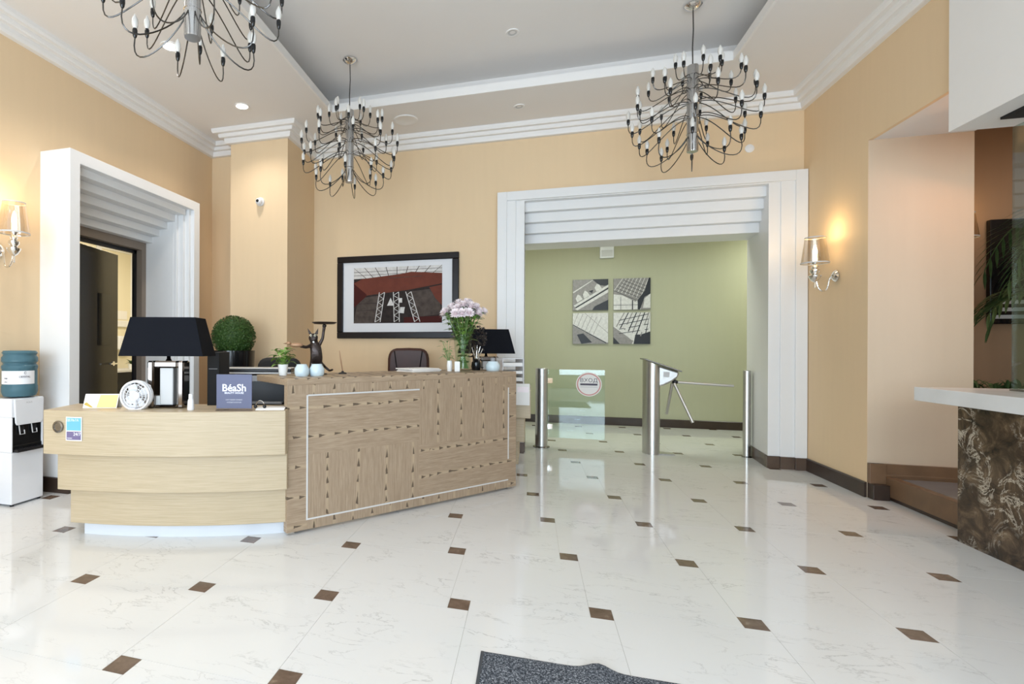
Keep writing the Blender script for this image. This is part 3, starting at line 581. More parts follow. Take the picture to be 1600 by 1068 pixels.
b = MB(); b.box((-0.10, -0.07, 0), (0.10, 0, 0.25)); b.build('housing', M['wplastic'], t, bevel=0.008)
b = MB(); b.box((-0.08, -0.078, 0.02), (0.08, -0.0705, 0.12)); b.build('diffuser', M['lgrey'], t, bevel=0.003)

# ---- turnstile and barrier posts
t = thing('turnstile', 'brushed steel tripod turnstile with slanted top standing in the portal', 'turnstile', (1.33, 6.50, 0))
b = MB(); n = 28; vs = []
for z in (0.0, 0.86): vs += [(0.088*math.cos(2*PI*k/n)-0.01, 0.13*math.sin(2*PI*k/n), z) for k in range(n)]
vs += [(0.088*math.cos(2*PI*k/n)-0.01, 0.13*math.sin(2*PI*k/n), 1.02-0.52*(0.088*math.cos(2*PI*k/n))) for k in range(n)]
b.add(vs, [tuple(range(n))[::-1], tuple(range(2*n, 3*n))]+[(j*n+k, j*n+(k+1) % n, (j+1)*n+(k+1) % n, (j+1)*n+k) for j in range(2) for k in range(n)])
b.build('column', M['steel'], t, smooth=True)
b = MB(); b.prism_y([(-0.01, 0.74), (0.10, 0.77), (0.19, 0.82), (0.250, 0.87), (0.262, 0.93), (-0.01, 1.02)], -0.075, 0.075); b.build('head', M['steel'], t, bevel=0.02)
b = MB(); b.prism_y([(-0.105, 1.066), (-0.105, 1.08), (0.275, 0.945), (0.275, 0.93)], -0.13, 0.13); b.build('lid', M['steeld'], t, bevel=0.004)
b = MB(); b.ball((0.225, -0.03, 0.815), 0.03, 14); b.build('hub', M['black'], t, smooth=True)
for p in (((0.25, -0.04, 0.815), (0.80, -0.02, 0.785)), ((0.215, -0.05, 0.80), (0.36, -0.20, 0.39)), ((0.205, 0.0, 0.80), (0.19, 0.18, 0.43))):
    b = MB(); b.tube([p[0], p[1]], 0.016, 12); b.build('arm', M['steel'], t, smooth=True)
b = MB(); b.prism([(0.05, -0.10), (0.22, -0.08), (0.22, 0.0), (0.05, 0.08)], 0.0, 0.012); b.build('foot_plate', M['steel'], t)
b = MB(); b.box((0.10, -0.078, 0.87), (0.16, -0.0752, 0.93)); b.build('display', M['lgrey'], t)
def post(loc, r, h, label):
    t = thing('barrier_post', label, 'barrier post', loc)
    b = MB(); b.lathe([(0.0001, 0), (r, 0), (r, h-0.006), (r-0.006, h), (0.0001, h)], n=28, close=False); b.build('tube', M['steel'], t, smooth=True)
    b = MB(); b.lathe([(r*1.35, 0), (r*1.35, 0.006), (r, 0.014)], n=28, close=False); b.build('floor_flange', M['steeld'], t, smooth=True)
    return t
post((0.125, 6.50, 0), 0.072, 0.95, 'thick steel barrier post standing beside the glass panel, left side of the portal')
post((2.285, 6.56, 0), 0.036, 0.955, 'slim steel barrier post against the right side of the white portal')
t = thing('glass_gate', 'low clear glass panel with round warning sticker beside the left barrier post', 'glass panel', (0.20, 6.50, 0))
b = MB(); b.box((0.0, -0.005, 0.12), (0.63, 0.005, 0.935)); b.build('pane', M['glass'], t)
b = MB()
for z in (0.25, 0.8): b.box((-0.01, -0.015, z-0.03), (0.05, 0.015, z+0.03))
b.build('clamps', M['chrome'], t)
b = MB(); b.lathe([(0.0001, 0), (0.142, 0), (0.142, 0.0015), (0.0001, 0.0015)], n=40, close=False); b.lathe([(0.0001, 0.0015), (0.132, 0.0015), (0.132, 0.002), (0.0001, 0.002)], n=40, close=False, mi=1); b.lathe([(0.0001, 0.002), (0.118, 0.002), (0.118, 0.0026), (0.0001, 0.0026)], n=40, close=False, mi=2)
b.xf(Matrix.Rotation(PI/2, 4, 'X')); st = b.build('sticker', [M['paper'], M['red'], M['paper']], t, loc=(0.455, -0.0055, 0.765))
text('ВХОД', 0.062, 'sticker_lettering', M['dink'], st, (0, -0.003, 0.045), sx=1.1)
b = MB(); b.box((-0.095, -0.004, -0.012), (0.095, -0.003, 0.01)); b.box((-0.095, -0.004, -0.035), (0.095, -0.003, -0.028), 1); b.build('sticker_bar', [M['dink'], M['lgrey']], st)

# ---- reception desk with knotty veneer front
AD = math.radians(49.384)
desk = thing('reception_counter', 'brown knotty-veneer reception counter with thin white inlay line', 'reception counter', (-1.474, 2.951, 0), AD)
LN = 2.08
def panel(x0, x1, z0, z1, m, y0=0.0, y1=0.05): b = MB(); b.box((x0, y0, z0), (x1, y1, z1)); return b.build('front_panel', m, desk)
panel(0.0, 0.138, 0.02, 0.95, M['kH']); panel(1.985, LN, 0.02, 0.95, M['kH'])
panel(0.138, 1.985, 0.02, 0.085, M['kB']); panel(0.138, 1.985, 0.885, 0.95, M['kB'])
panel(0.138, 1.045, 0.50, 0.885, M['kH']); panel(1.045, 1.985, 0.475, 0.885, M['kV'])
panel(0.138, 1.045, 0.085, 0.50, M['kV']); panel(1.045, 1.985, 0.085, 0.475, M['kH'])
b = MB(); b.box((0, 0, 0.95), (LN, 0.56, 0.993)); b.build('counter_top', M['kH'], desk, bevel=0.003)
b = MB(); b.box((0.001, -0.0012, 0.893), (LN-0.001, 0.0, 0.951)); b.build('top_border', M['kB'], desk)
b = MB()
for x0, x1, z0, z1 in ((0.132, 0.143, 0.08, 0.885), (0.143, 1.045, 0.878, 0.888), (0.143, 1.985, 0.08, 0.090), (1.980, 1.990, 0.26, 0.86)): b.box((x0, -0.003, z0), (x1, 0.0, z1))
b.build('inlay_strip', M['inlay'], desk)
for x in (0.01, 2.0): b = MB(); b.box((x, 0.02, 0), (x+0.05, 0.07, 0.02)); b.build('foot', M['chrome'], desk)
b = MB(); b.box((2.02, 0.05, 0.02), (2.06, 0.26, 0.95)); b.build('end_panel', M['kV'], desk)
b = MB(); b.box((0.5, 0.05, 0.3), (2.02, 0.07, 0.95)); b.build('modesty_panel', M['black'], desk)

# ---- curved pale wood desk: three tiers over a pale plinth
cdesk = thing('curved_desk', 'curved pale oak reception desk in three stepped tiers on a grey plinth', 'desk', (0, 0, 0), YAW)
R0, XC, ZCc = 3.28, -1.334, 3.07+3.28
def arc(xa, xb, inset, depth, z0, z1, n=36):
    b = MB(); r = R0-inset; pts = []
    for k in range(n+1):
        x = xa+(xb-xa)*k/n; pts.append((x, ZCc-math.sqrt(r*r-(x-XC)**2)))
    back = [(x, y+depth) for x, y in pts[::-1]]
    # left end rounded towards the back
    vs = [(x, y, z0) for x, y in pts]+[(x, y, z1) for x, y in pts]; m = len(pts)
    vs += [(x, y+depth, z0) for x, y in pts]+[(x, y+depth, z1) for x, y in pts]
    fs = []
    for k in range(m-1):
        fs += [(k, k+1, m+k+1, m+k), (2*m+k+1, 2*m+k, 3*m+k, 3*m+k+1), (m+k, m+k+1, 3*m+k+1, 3*m+k), (k+1, k, 2*m+k, 2*m+k+1)]
    fs += [(0, m, 3*m, 2*m), (m-1, 3*m-1, 4*m-1, 2*m-1)]
    b.add(vs, fs); return b
arc(-2.076, -0.592, 0.0, 0.36, 0.535, 0.803).build('top_tier', M['lwood'], cdesk, bevel=0.004)
arc(-2.015, -0.592, 0.055, 0.40, 0.305, 0.533).build('middle_tier', M['lwood'], cdesk, bevel=0.004)
arc(-1.960, -0.592, 0.11, 0.36, 0.085, 0.303).build('bottom_tier', M['lwood'], cdesk, bevel=0.004)
arc(-1.895, -0.592, 0.165, 0.30, 0.0, 0.083).build('plinth', M['plinth'], cdesk)
b = MB(); b.box((-2.05, 3.56, 0.70), (-0.95, 4.10, 0.735)); b.prism([(-1.2, 4.11), (-0.62, 4.11), (-0.62, 4.38), (-1.2, 4.38)], 0.70, 0.735); b.build('inner_worktop', M['lwood'], cdesk)
for x in (-2.02, -1.0): b = MB(); b.box((x, 3.6, 0), (x+0.03, 4.06, 0.70)); b.build('worktop_leg', M['lwood'], cdesk)
g = MB(); g.lathe([(0.0001, 0), (0.030, 0), (0.036, 0.004), (0.036, 0.008), (0.026, 0.010), (0.024, 0.006), (0.0001, 0.006)], n=28, close=False); g.xf(Matrix.Rotation(PI/2, 4, 'X'))
yf = ZCc-math.sqrt(R0*R0-(-1.966-XC)**2)
g.build('cable_grommet', M['steeld'], cdesk, smooth=True, loc=(-1.966, yf-0.003, 0.705), rotz=-0.19)
yf = ZCc-math.sqrt(R0*R0-(-1.86-XC)**2)
b = MB(); b.box((-0.054, -0.002, -0.072), (0.054, 0, 0.072), 0); b.box((-0.048, -0.003, -0.01), (0.048, -0.002, 0.066), 1); b.box((-0.048, -0.003, -0.066), (0.048, -0.002, -0.016), 2)
stk = b.build('sticker', [M['ink'], M['sblue'], M['spur']], cdesk, loc=(-1.86, yf-0.003, 0.695), rotz=-0.155)
text('ДЕЛЬТА', 0.020, 'sticker_lettering', M['ink'], stk, (-0.008, -0.0035, 0.052)); text('24/7', 0.028, 'sticker_lettering', M['ink'], stk, (0.022, -0.0035, -0.032)); text('охрана', 0.010, 'sticker_lettering', M['ink'], stk, (-0.028, -0.0035, -0.056))

# pale wood return counter behind (carries the far lamp)
bdesk = thing('back_counter', 'pale oak counter end in stepped tiers behind the veneer counter, under the far black lamp', 'counter', (0, 0, 0))
for nm, x1, y0, z0, z1 in (('top_tier', 0.0, 4.98, 0.535, 0.803), ('middle_tier', -0.055, 5.02, 0.305, 0.533), ('bottom_tier', -0.11, 5.06, 0.085, 0.303)):
    b = MB(); b.box((-0.96, y0, z0), (x1, 5.62, z1)); b.build(nm, M['lwood'], bdesk, bevel=0.006)
b = MB(); b.box((-0.92, 5.10, 0), (-0.17, 5.55, 0.083)); b.build('plinth', M['plinth'], bdesk)

# ---- black shade lamps
def make_lamp(label, loc, rz):
    t = thing('table_lamp', label, 'table lamp', loc, rz, 'pyramid-shade table lamps')
    def frust(b, w0, d0, w1, d1, z0, z1, mi=0, o=0.0):
        b.add([(-w0, -d0, z0), (w0, -d0, z0), (w0, d0, z0), (-w0, d0, z0), (-w1, -d1, z1), (w1, -d1, z1), (w1, d1, z1), (-w1, d1, z1)], [(0, 1, 5, 4), (1, 2, 6, 5), (2, 3, 7, 6), (3, 0, 4, 7)], mi)
    b = MB(); frust(b, .262, .125, .203, .095, 0.332, 0.575); 
    o = b.build('lamp_shade', M['fabric'], t); sd = o.modifiers.new('thick', 'SOLIDIFY'); sd.thickness = 0.004
    b = MB()
    for x0, x1, z0, z1 in ((-.117, -.075, 0, .30), (.075, .117, 0, .30), (-.075, .075, .255, .30), (-.075, .075, 0, .02)): b.box((x0, -.055, z0), (x1, .055, z1))
    b.build('outer_frame', M['smoke'], t, bevel=0.012, seg=1)
    b = MB(); b.box((-.042, -.035, .02), (.042, .035, .262)); b.build('centre_block', M['lgrey'], t, bevel=0.004, seg=1)
    b = MB(); b.lathe([(0.02, .30), (0.012, .315), (0.012, .36), (0.018, .365), (0.018, .42)], n=14); b.build('lamp_holder', M['chrome'], t, smooth=True)
    b = MB(); b.tube([(-.2, 0, .56), (.2, 0, .56)], .003, 6); b.tube([(0, -.09, .56), (0, .09, .56)], .003, 6); b.tube([(0, 0, .42), (0, 0, .56)], .003, 6); b.build('shade_carrier', M['chrome'], t)
    return t
def W(x, z): return (x*math.cos(YAW)-z*math.sin(YAW), x*math.sin(YAW)+z*math.cos(YAW))   # right/ahead distances in metres to room x, y
x, y = W(-1.375, 3.315); l1 = make_lamp('large lamp with black pyramid shade and mirrored base on the curved desk', (x, y, 0.803), YAW)
dup(l1, (-0.44, 5.33, 0.803), YAW+0.1, 'black pyramid-shade lamp behind the flowers, beside the white portal')

# ---- things on the curved desk
def at(x, z, h=0.803): a = W(x, z); return (a[0], a[1], h)
t = thing('desk_fan', 'small white round clip fan on the curved desk', 'fan', at(-1.555, 3.22), YAW)
b = MB(); b.box((-0.026, -0.03, 0), (0.026, 0.03, 0.012)); b.box((-0.022, -0.016, 0.012), (0.022, 0.016, 0.115)); b.build('stand', M['wplastic'], t, bevel=0.006)
b = MB(); b.box((-0.006, -0.0175, 0.028), (0.006, -0.0162, 0.034)); b.build('switch', M['black'], t)
b = MB()
for yy in (-0.03, 0.02):
    for rr in (0.088, 0.068, 0.048, 0.028):
        b.tube([(rr*math.cos(2*PI*k/32), yy-(0.014 if yy < 0 else -0.014)*(1-rr/0.088), rr*math.sin(2*PI*k/32)) for k in range(33)], 0.0022 if rr < .08 else .006, 6)
    for k in range(20):
        a = 2*PI*k/20; q = -0.014 if yy < 0 else 0.014
        b.tube([(0.02*math.cos(a), yy+q*.8, 0.02*math.sin(a)), (0.088*math.cos(a), yy, 0.088*math.sin(a))], 0.0012, 4)
b.tube([(0.088*math.cos(2*PI*k/32), -0.005, 0.088*math.sin(2*PI*k/32)) for k in range(33)], 0.009, 6)
b.build('grille', M['wplastic'], t, smooth=True, loc=(0.022, 0, 0.085))
b = MB(); b.lathe([(0.0001, -0.015), (0.022, -0.012), (0.022, 0.01), (0.0001, 0.014)], n=18, close=False); b.xf(Matrix.Rotation(PI/2, 4, 'X'))
for k in range(4):
    a = k*PI/2+.4; ca, sa = math.cos(a), math.sin(a); vs = []
    for r_, w0, tw in ((0.018, .012, .006), (.05, .03, .010), (.074, .026, .006)):
        vs += [(r_*ca-w0*sa, -tw, r_*sa+w0*ca), (r_*ca+w0*sa*.6, tw, r_*sa-w0*ca*.6)]
    b.add(vs, [(0, 1, 3, 2), (2, 3, 5, 4)]); b.add([(x_, y_+0.0015, z_) for x_, y_, z_ in vs], [(0, 2, 3, 1), (2, 4, 5, 3)])
b.build('blades', M['wplastic'], t, loc=(0.022, -0.004, 0.085))
t = thing('leaflet', 'folded white and yellow leaflet propped on the left end of the curved desk', 'leaflet', at(-1.79, 3.28), YAW+0.05)
b = MB(); b.prism_x([(-0.02, 0), (-0.018, 0), (0.02, 0.082), (0.055, 0.0), (0.057, 0), (0.022, 0.086), (0.018, 0.086)], -0.105, 0.105, 0); b.build('paper', M['paper'], t)
b = MB(); b.add([(-.02, -.0186, .004), (.10, -.0186, .004), (.10, .0165, .08), (-.01, .0165, .08)], [(0, 1, 2, 3)], 0); b.add([(-.10, -.010, .02), (-.095, -.0005, .04), (-.04, -.0186, .004), (-.055, -.0186, .004)], [(0, 3, 2, 1)], 1); b.xf(Matrix.Translation((0, -0.0015, 0))); b.build('printed_panel', [M['yel'], M['gold']], t)
b = MB(); b.box((-0.055, -0.03, 0), (0.055, 0.03, 0.075)); tag(b.build('card_box', M['cer_w'], bevel=0.004, loc=at(-1.46, 3.33), rotz=YAW), 'plain pale cardboard box behind the white fan', 'box')
t = thing('spray_bottle', 'small white bottle standing right of the big lamp base', 'bottle', at(-1.185, 3.19), YAW)
b = MB(); b.lathe([(0.0001, 0), (0.021, 0), (0.022, 0.006), (0.018, 0.06), (0.012, 0.07), (0.0001, 0.07)], n=20, close=False); b.build('body', M['wplastic'], t, smooth=True)
b = MB(); b.lathe([(0.0001, 0.07), (0.014, 0.07), (0.013, 0.098), (0.0001, 0.10)], n=20, close=False); b.build('cap', M['wplastic'], t, smooth=True)
t = thing('salon_sign', 'slate-blue card sign in a clear holder on the curved desk', 'sign', at(-0.908, 3.16), YAW)
b = MB(); b.box((-0.108, -0.003, 0.014), (0.108, 0.003, 0.222)); b.build('card', M['slate'], t)
b = MB(); b.box((-0.112, -0.006, 0.0), (0.112, -0.0035, 0.226)); b.box((-0.112, 0.0035, 0), (0.112, 0.006, 0.226)); b.box((-0.112, -0.02, 0), (0.112, 0.03, 0.004)); b.build('acrylic_holder', M['acr'], t)
text('BéaSh', 0.062, 'sign_title', M['ink'], t, (0, -0.0032, 0.138), bold=0.0012); text('BEAUTY HOUSE', 0.0165, 'sign_subtitle', M['ink'], t, (0, -0.0032, 0.108), bold=0.0003)
text('НОГТЕВОЙ СЕРВИС', 0.0105, 'sign_text', M['lgrey'], t, (0, -0.0032, 0.066)); text('КОСМЕТОЛОГИЯ', 0.0105, 'sign_text', M['lgrey'], t, (0, -0.0032, 0.050))
b = MB(); b.box((-0.09, -0.06, 0), (0.085, 0.06, 0.006)); b.box((-0.085, -0.055, 0.006), (0.088, 0.05, 0.011)); tag(b.build('paper_pile', M['paper'], loc=at(-0.70, 3.25), rotz=YAW+.1), 'few white sheets lying right of the slate-blue sign', 'papers')
t = thing('headset', 'little black and silver headset lying beside the slate-blue sign', 'headset', at(-0.757, 3.19, 0.814), YAW)
b = MB(); b.tube([(0.028*math.cos(a/8*PI), 0.0, 0.008+0.04*math.sin(a/8*PI)) for a in range(9)], 0.003, 6); b.build('band', M['chrome'], t, smooth=True)
for sx_ in (-1, 1): b = MB(); b.ball((0.028*sx_, 0, 0.012), 0.012, 10); b.build('ear_pad', M['black'], t, smooth=True)

# printer, monitor side, chairs, tower, plants behind
t = thing('printer', 'black office printer with silver-edged lid behind the counters', 'printer', at(-0.97, 4.20, 0.735), YAW)
b = MB(); b.box((-0.245, -0.19, 0), (0.275, 0.19, 0.235)); b.build('body', M['black'], t, bevel=0.012)
b = MB(); b.box((-0.26, -0.20, 0.262), (0.26, 0.19, 0.285)); b.build('lid', M['black'], t, bevel=0.006)
b = MB(); b.box((-0.262, -0.204, 0.248), (0.262, 0.19, 0.261)); b.box((-0.262, -0.204, 0.2855), (0.262, 0.0, 0.294)); b.build('silver_edge', M['lgrey'], t, bevel=0.003)
b = MB(); b.box((-0.2, -0.21, 0.19), (0.24, -0.191, 0.236)); b.box((-0.245, -0.25, 0.02), (0.2, -0.19, 0.035)); b.build('paper_tray', M['grey'], t, bevel=0.004)
t = thing('computer_tower', 'slim upright black computer tower between the big lamp and the slate-blue sign', 'computer', at(-1.193, 3.66, 0.735), YAW)
b = MB(); b.box((-0.042, -0.03, 0.01), (0.042, 0.22, 0.42)); b.build('case', M['blackm'], t, bevel=0.005)
b = MB(); b.box((-0.03, -0.032, 0.30), (0.03, -0.0302, 0.305)); b.build('drive_slot', M['grey'], t)
b = MB(); b.box((-0.05, 0.0, 0), (0.05, 0.19, 0.01)); b.build('foot', M['black'], t)
def star_base(t, m):
    b = MB()
    for k in range(5):
        a = 2*PI*k/5; b.tube([(0, 0, 0.10), (0.28*math.cos(a), 0.28*math.sin(a), 0.07)], 0.02, 8, taper=[1, .6]); b.ball((0.28*math.cos(a), 0.28*math.sin(a), 0.03), 0.03, 10)
    b.build('castor_base', m, t, smooth=True)
    b = MB(); b.tube([(0, 0, 0.08), (0, 0, 0.45)], 0.025, 12); b.build('gas_lift', M['steeld'], t, smooth=True)
def office_chair(name, label, loc, rz, m, zt, w, group=None):
    t = thing(name, label, 'office chair', loc, rz, group); star_base(t, M['black'])
    b = MB(); b.box((-w/2, -0.24, 0.45), (w/2, 0.24, 0.54)); b.build('seat', m, t, bevel=0.035, seg=4, smooth=False)
    b = MB(); n = 24; out = []
    for k in range(n):      # rounded back outline (superellipse)
        a = 2*PI*k/n; cx_, sz_ = math.cos(a), math.sin(a)
        out.append((w/2*math.copysign(abs(cx_)**.42, cx_), (zt+0.62)/2+(zt-0.62)/2*math.copysign(abs(sz_)**.42, sz_)))
    b.prism_y(out, 0.20, 0.29); b.build('backrest', m, t, bevel=0.03, seg=4, smooth=True)
    for sx_ in (-1, 1):
        b = MB(); b.tube([(sx_*(w/2), -0.1, 0.5), (sx_*(w/2+0.03), -0.12, 0.62), (sx_*(w/2+0.03), 0.1, 0.66), (sx_*(w/2), 0.22, 0.72)], 0.016, 8); b.build('armrest', M['black'], t, smooth=True)
    return t, out
t, out = office_chair('leather_chair', 'brown leather office chair with rounded back behind the veneer counter', (-1.29, 5.42, 0), 0.15, M['leather'], 1.185, 0.47)
b = MB()
for x in (-0.12, 0.12): b.tube([(x*.8, 0.196, 0.66), (x, 0.192, 0.9), (x*1.3, 0.196, 1.15)], 0.006, 6)
b.build('seam', M['aframe'], t, smooth=True)
a_ = W(-0.92, 4.86); office_chair('mesh_chair', 'black office chair with its back showing behind the printer', (a_[0], a_[1], 0), YAW+PI, M['blackm'], 1.10, 0.40)
t = thing('topiary_plant', 'clipped green ball bush in a tall black pot behind the big lamp', 'plant', (-3.10, 4.92, 0))
b = MB(); b.lathe([(0.0001, 0), (0.17, 0), (0.18, 0.01), (0.225, 1.13), (0.225, 1.15), (0.205, 1.15), (0.205, 1.11), (0.0001, 1.11)], n=36, close=False); b.build('pot', M['blackg'], t, smooth=True)
b = MB(); b.lathe([(0.0001, 1.112), (0.203, 1.112)], n=24, close=False); b.build('soil', M['skirt2'], t)
b = MB(); rc = random.Random(3); b.ball((0, 0, 1.30), 0.205, 28)
for k in range(5200):
    u = rc.uniform(-1, 1); a = rc.uniform(0, 2*PI); q = math.sqrt(1-u*u); n_ = Vector((q*math.cos(a), q*math.sin(a), u)); r_ = 0.222+rc.uniform(-0.012, 0.012)
    c_ = n_*r_; tv = n_.cross(Vector((rc.uniform(-1, 1), rc.uniform(-1, 1), rc.uniform(-1, 1)))).normalized(); bv = (n_.cross(tv)*.6+n_*rc.uniform(-.3, .8)).normalized(); s_ = rc.uniform(.006, .011)
    c_ = c_+Vector((0, 0, 1.30)); b.add([c_-tv*s_, c_+bv*s_*1.3, c_+tv*s_, c_-bv*s_*.6], [(0, 1, 2, 3)])
b.build('foliage', M['topi'], t)

# ---- leaves helper
def leaf(b, base_, dirv, L_, w_, mi=0, droop=0.3, seg=4):
    d = Vector(dirv).normalized(); side = d.cross(Vector((0, 0, 1)))
    if side.length < 1e-3: side = Vector((1, 0, 0))
    side.normalize(); P = Vector(base_); L, Rr = [], []
    for k in range(seg+1):
        u = k/seg; p = P+d*L_*u+Vector((0, 0, -droop*L_*u*u)); ww = w_*math.sin(PI*min(max(u*.92+.04, 0), 1))
        up = side.cross(d)*ww*.25
        L.append(p-side*ww+up); Rr.append(p+side*ww+up)
    mid = [P+d*L_*k/seg+Vector((0, 0, -droop*L_*(k/seg)**2)) for k in range(seg+1)]
    m = seg+1; vs = L+mid+Rr
    b.add(vs, [(k, m+k, m+k+1, k+1) for k in range(seg)]+[(m+k, 2*m+k, 2*m+k+1, m+k+1) for k in range(seg)], mi)

# ---- things on the veneer counter (local frame of the counter, top at 0.993)
O_ = Vector((-1.474, 2.951)); E_ = Vector((math.cos(AD), math.sin(AD))); N_ = Vector((-math.sin(AD), math.cos(AD)))
def dk(s, n, h=0.993): p = O_+E_*s+N_*n; return (p.x, p.y, h)
t = thing('potted_plant', 'small bright green plant in a white pot on the left end of the veneer counter', 'plant', dk(0.135, 0.40), YAW)
b = MB(); b.lathe([(0.0001, 0), (0.028, 0), (0.037, 0.078), (0.034, 0.078), (0.030, 0.06), (0.0001, 0.06)], n=24, close=False); b.build('pot', M['cer_w'], t, smooth=True)
b = MB(); rl = random.Random(5)
for k in range(46):
    a = rl.uniform(0, 2*PI); el = rl.uniform(0.1, 1.2); h0 = 0.075+rl.uniform(0, 0.11); rr = rl.uniform(.0, .05); p = (rr*math.cos(a), rr*math.sin(a), h0)
    b.tube([(0, 0, 0.06), p], 0.0012, 4); leaf(b, p, (math.cos(a)*math.cos(el), math.sin(a)*math.cos(el), math.sin(el)*.7), rl.uniform(.045, .075), rl.uniform(.016, .026), 0, .5)
b.build('foliage', M['leaf'], t, smooth=True)
def jar(label, loc, r, h, m, cap=False):
    t = thing('round_jar', label, 'jar', loc, 0)
    b = MB(); b.lathe([(0.0001, 0), (r*.85, 0), (r, h*.18), (r, h*.62), (r*.72, h*.93), (r*.70, h), (r*.60, h), (r*.6, h*.9), (0.0001, h*.9)], n=32, close=False); b.build('body', m, t, smooth=True)
    if cap:
        b = MB(); b.lathe([(0.0001, h), (r*.34, h), (r*.34, h+.028), (r*.22, h+.032), (0.0001, h+.032)], n=24, close=False); b.build('cap', M['grey'], t, smooth=True)
    else:
        b = MB(); b.lathe([(0.0001, h*.9), (r*.58, h*.9)], n=24, close=False); b.build('wax', M['cer_w'], t)
jar('pale blue round jar at the cat figurine\'s feet, the left of the pair', dk(0.205, 0.235), 0.050, 0.082, M['ceram'])
jar('pale blue round jar at the cat figurine\'s feet, the right of the pair', dk(0.315, 0.225), 0.052, 0.082, M['ceram'])
jar('squat pale blue jar with grey cap under the dark dried bouquet', dk(1.985, 0.18), 0.062, 0.082, M['ceram'], True)

# cat waiter figurines (bronze), standing, one paw raised under a tray
def cat(label, loc, rz, scale=1.0):
    t = thing('cat_figurine', label, 'figurine', loc, rz); t.scale = (scale,)*3
    P = [(0.015, 0, 0.095), (0.012, 0, 0.14), (0.0, 0, 0.185), (-0.008, -0.006, 0.225), (-0.012, -0.022, 0.258), (-0.016, -0.045, 0.252),  # pelvis, belly, chest, neck, head, muzzle
         (0.03, 0, 0.205), (0.052, -0.01, 0.245), (0.058, -0.015, 0.295), (0.064, -0.02, 0.330),        # raised arm to paw
         (-0.03, -0.01, 0.195), (-0.06, -0.04, 0.185), (-0.105, -0.06, 0.195),                          # arm held out
         (-0.02, 0, 0.075), (-0.03, -0.015, 0.035), (-0.028, -0.005, 0.008), (-0.032, -0.04, 0.008),    # leg
         (0.04, 0, 0.075), (0.05, -0.015, 0.035), (0.05, -0.005, 0.008), (0.055, -0.04, 0.008),         # leg
         (0.04, 0.03, 0.08), (0.07, 0.05, 0.045), (0.10, 0.05, 0.02), (0.125, 0.02, 0.03)]              # tail
    Rr = [.038, .040, .032, .020, .042, .020, .015, .011, .010, .013, .014, .011, .012, .019, .013, .012, .010, .019, .013, .012, .010, .010, .009, .009, .007]
    Eg = [(0, 1), (1, 2), (2, 3), (3, 4), (4, 5), (2, 6), (6, 7), (7, 8), (8, 9), (2, 10), (10, 11), (11, 12), (0, 13), (13, 14), (14, 15), (15, 16), (0, 17), (17, 18), (18, 19), (19, 20), (0, 21), (21, 22), (22, 23), (23, 24)]
    skin('body', P, Eg, Rr, M['bronze'], t)
    for sx_, tip in ((-1, (-0.052, -0.012, 0.318)), (1, (0.022, -0.012, 0.318))):
        b = MB(); bx = -0.012+0.020*sx_; v = [(bx-.012, -.018, .278), (bx+.012, -.018, .278), (bx+.010*sx_, -.004, .274), tip]; b.add(v, [(0, 1, 3), (1, 2, 3), (2, 0, 3), (0, 2, 1)]); b.build('ear', M['bronze'], t)
    for sx_ in (-1, 1):
        b = MB(); b.ball((-0.013+0.014*sx_, -0.050, 0.266), 0.0085, 10); e_ = b.build('eye', M['eye'], t, smooth=True)
        b = MB(); b.ball((-0.013+0.014*sx_, -0.057, 0.266), 0.004, 8); b.build('pupil', M['black'], e_, smooth=True)
    b = MB(); b.ball((-0.016, -0.064, 0.252), 0.005, 8); b.build('nose', M['blackg'], t, smooth=True)
    b = MB(); b.lathe([(0.022, 0.222), (0.026, 0.226), (0.022, 0.230)], (-0.008, -0.006, 0), 16, close=False); b.ball((-0.01, -0.034, 0.222), 0.008, 8); b.build('collar', M['cer_w'], t, smooth=True)
    b = MB(); b.ball((0.064, -0.02, 0.333), 0.015, 12, sz=.85); b.build('paw', M['bronze'], t, smooth=True)
    b = MB(); b.lathe([(0.0001, 0.344), (0.07, 0.346), (0.085, 0.356), (0.086, 0.359), (0.07, 0.350), (0.0001, 0.348)], (0.064, -0.02, 0), 28, close=False); b.build('tray', M['bronze'], t, smooth=True)
    b = MB(); b.lathe([(0.0001, 0), (0.07, 0), (0.075, 0.004), (0.07, 0.008), (0.0001, 0.008)], (0.01, 0, -0.003), 28, close=False); b.build('base', M['bronze'], t, smooth=True)
    return t
t = cat('dark bronze cat figurine holding up a round tray on the veneer counter', dk(0.385, 0.40, 0.996), YAW+0.1, 1.06)
b = MB(); b.ball((-0.125, -0.065, 0.20), 0.017, 12, sx=2.8, sz=.9); b.ball((-0.175, -0.075, 0.213), 0.011, 10, sx=1.6); b.add([(-.19, -.07, .215), (-.215, -.08, .21), (-.19, -.085, .205)], [(0, 1, 2), (2, 1, 0)]); b.build('bird', M['bronz2'], t, smooth=True)
t = thing('pen_stand', 'slim brown pen standing upright in a round holder on the veneer counter', 'pen', dk(0.60, 0.37), YAW)
b = MB(); b.lathe([(0.0001, 0), (0.032, 0), (0.030, 0.008), (0.010, 0.014), (0.008, 0.022), (0.0001, 0.022)], n=24, close=False); b.build('holder', M['black'], t, smooth=True)
b = MB(); b.tube([(0, 0, 0.018), (-0.012, 0, 0.09), (-0.024, 0, 0.175)], 0.005, 8, taper=[.8, 1.1, .5]); b.build('pen', M['bronz2'], t, smooth=True)
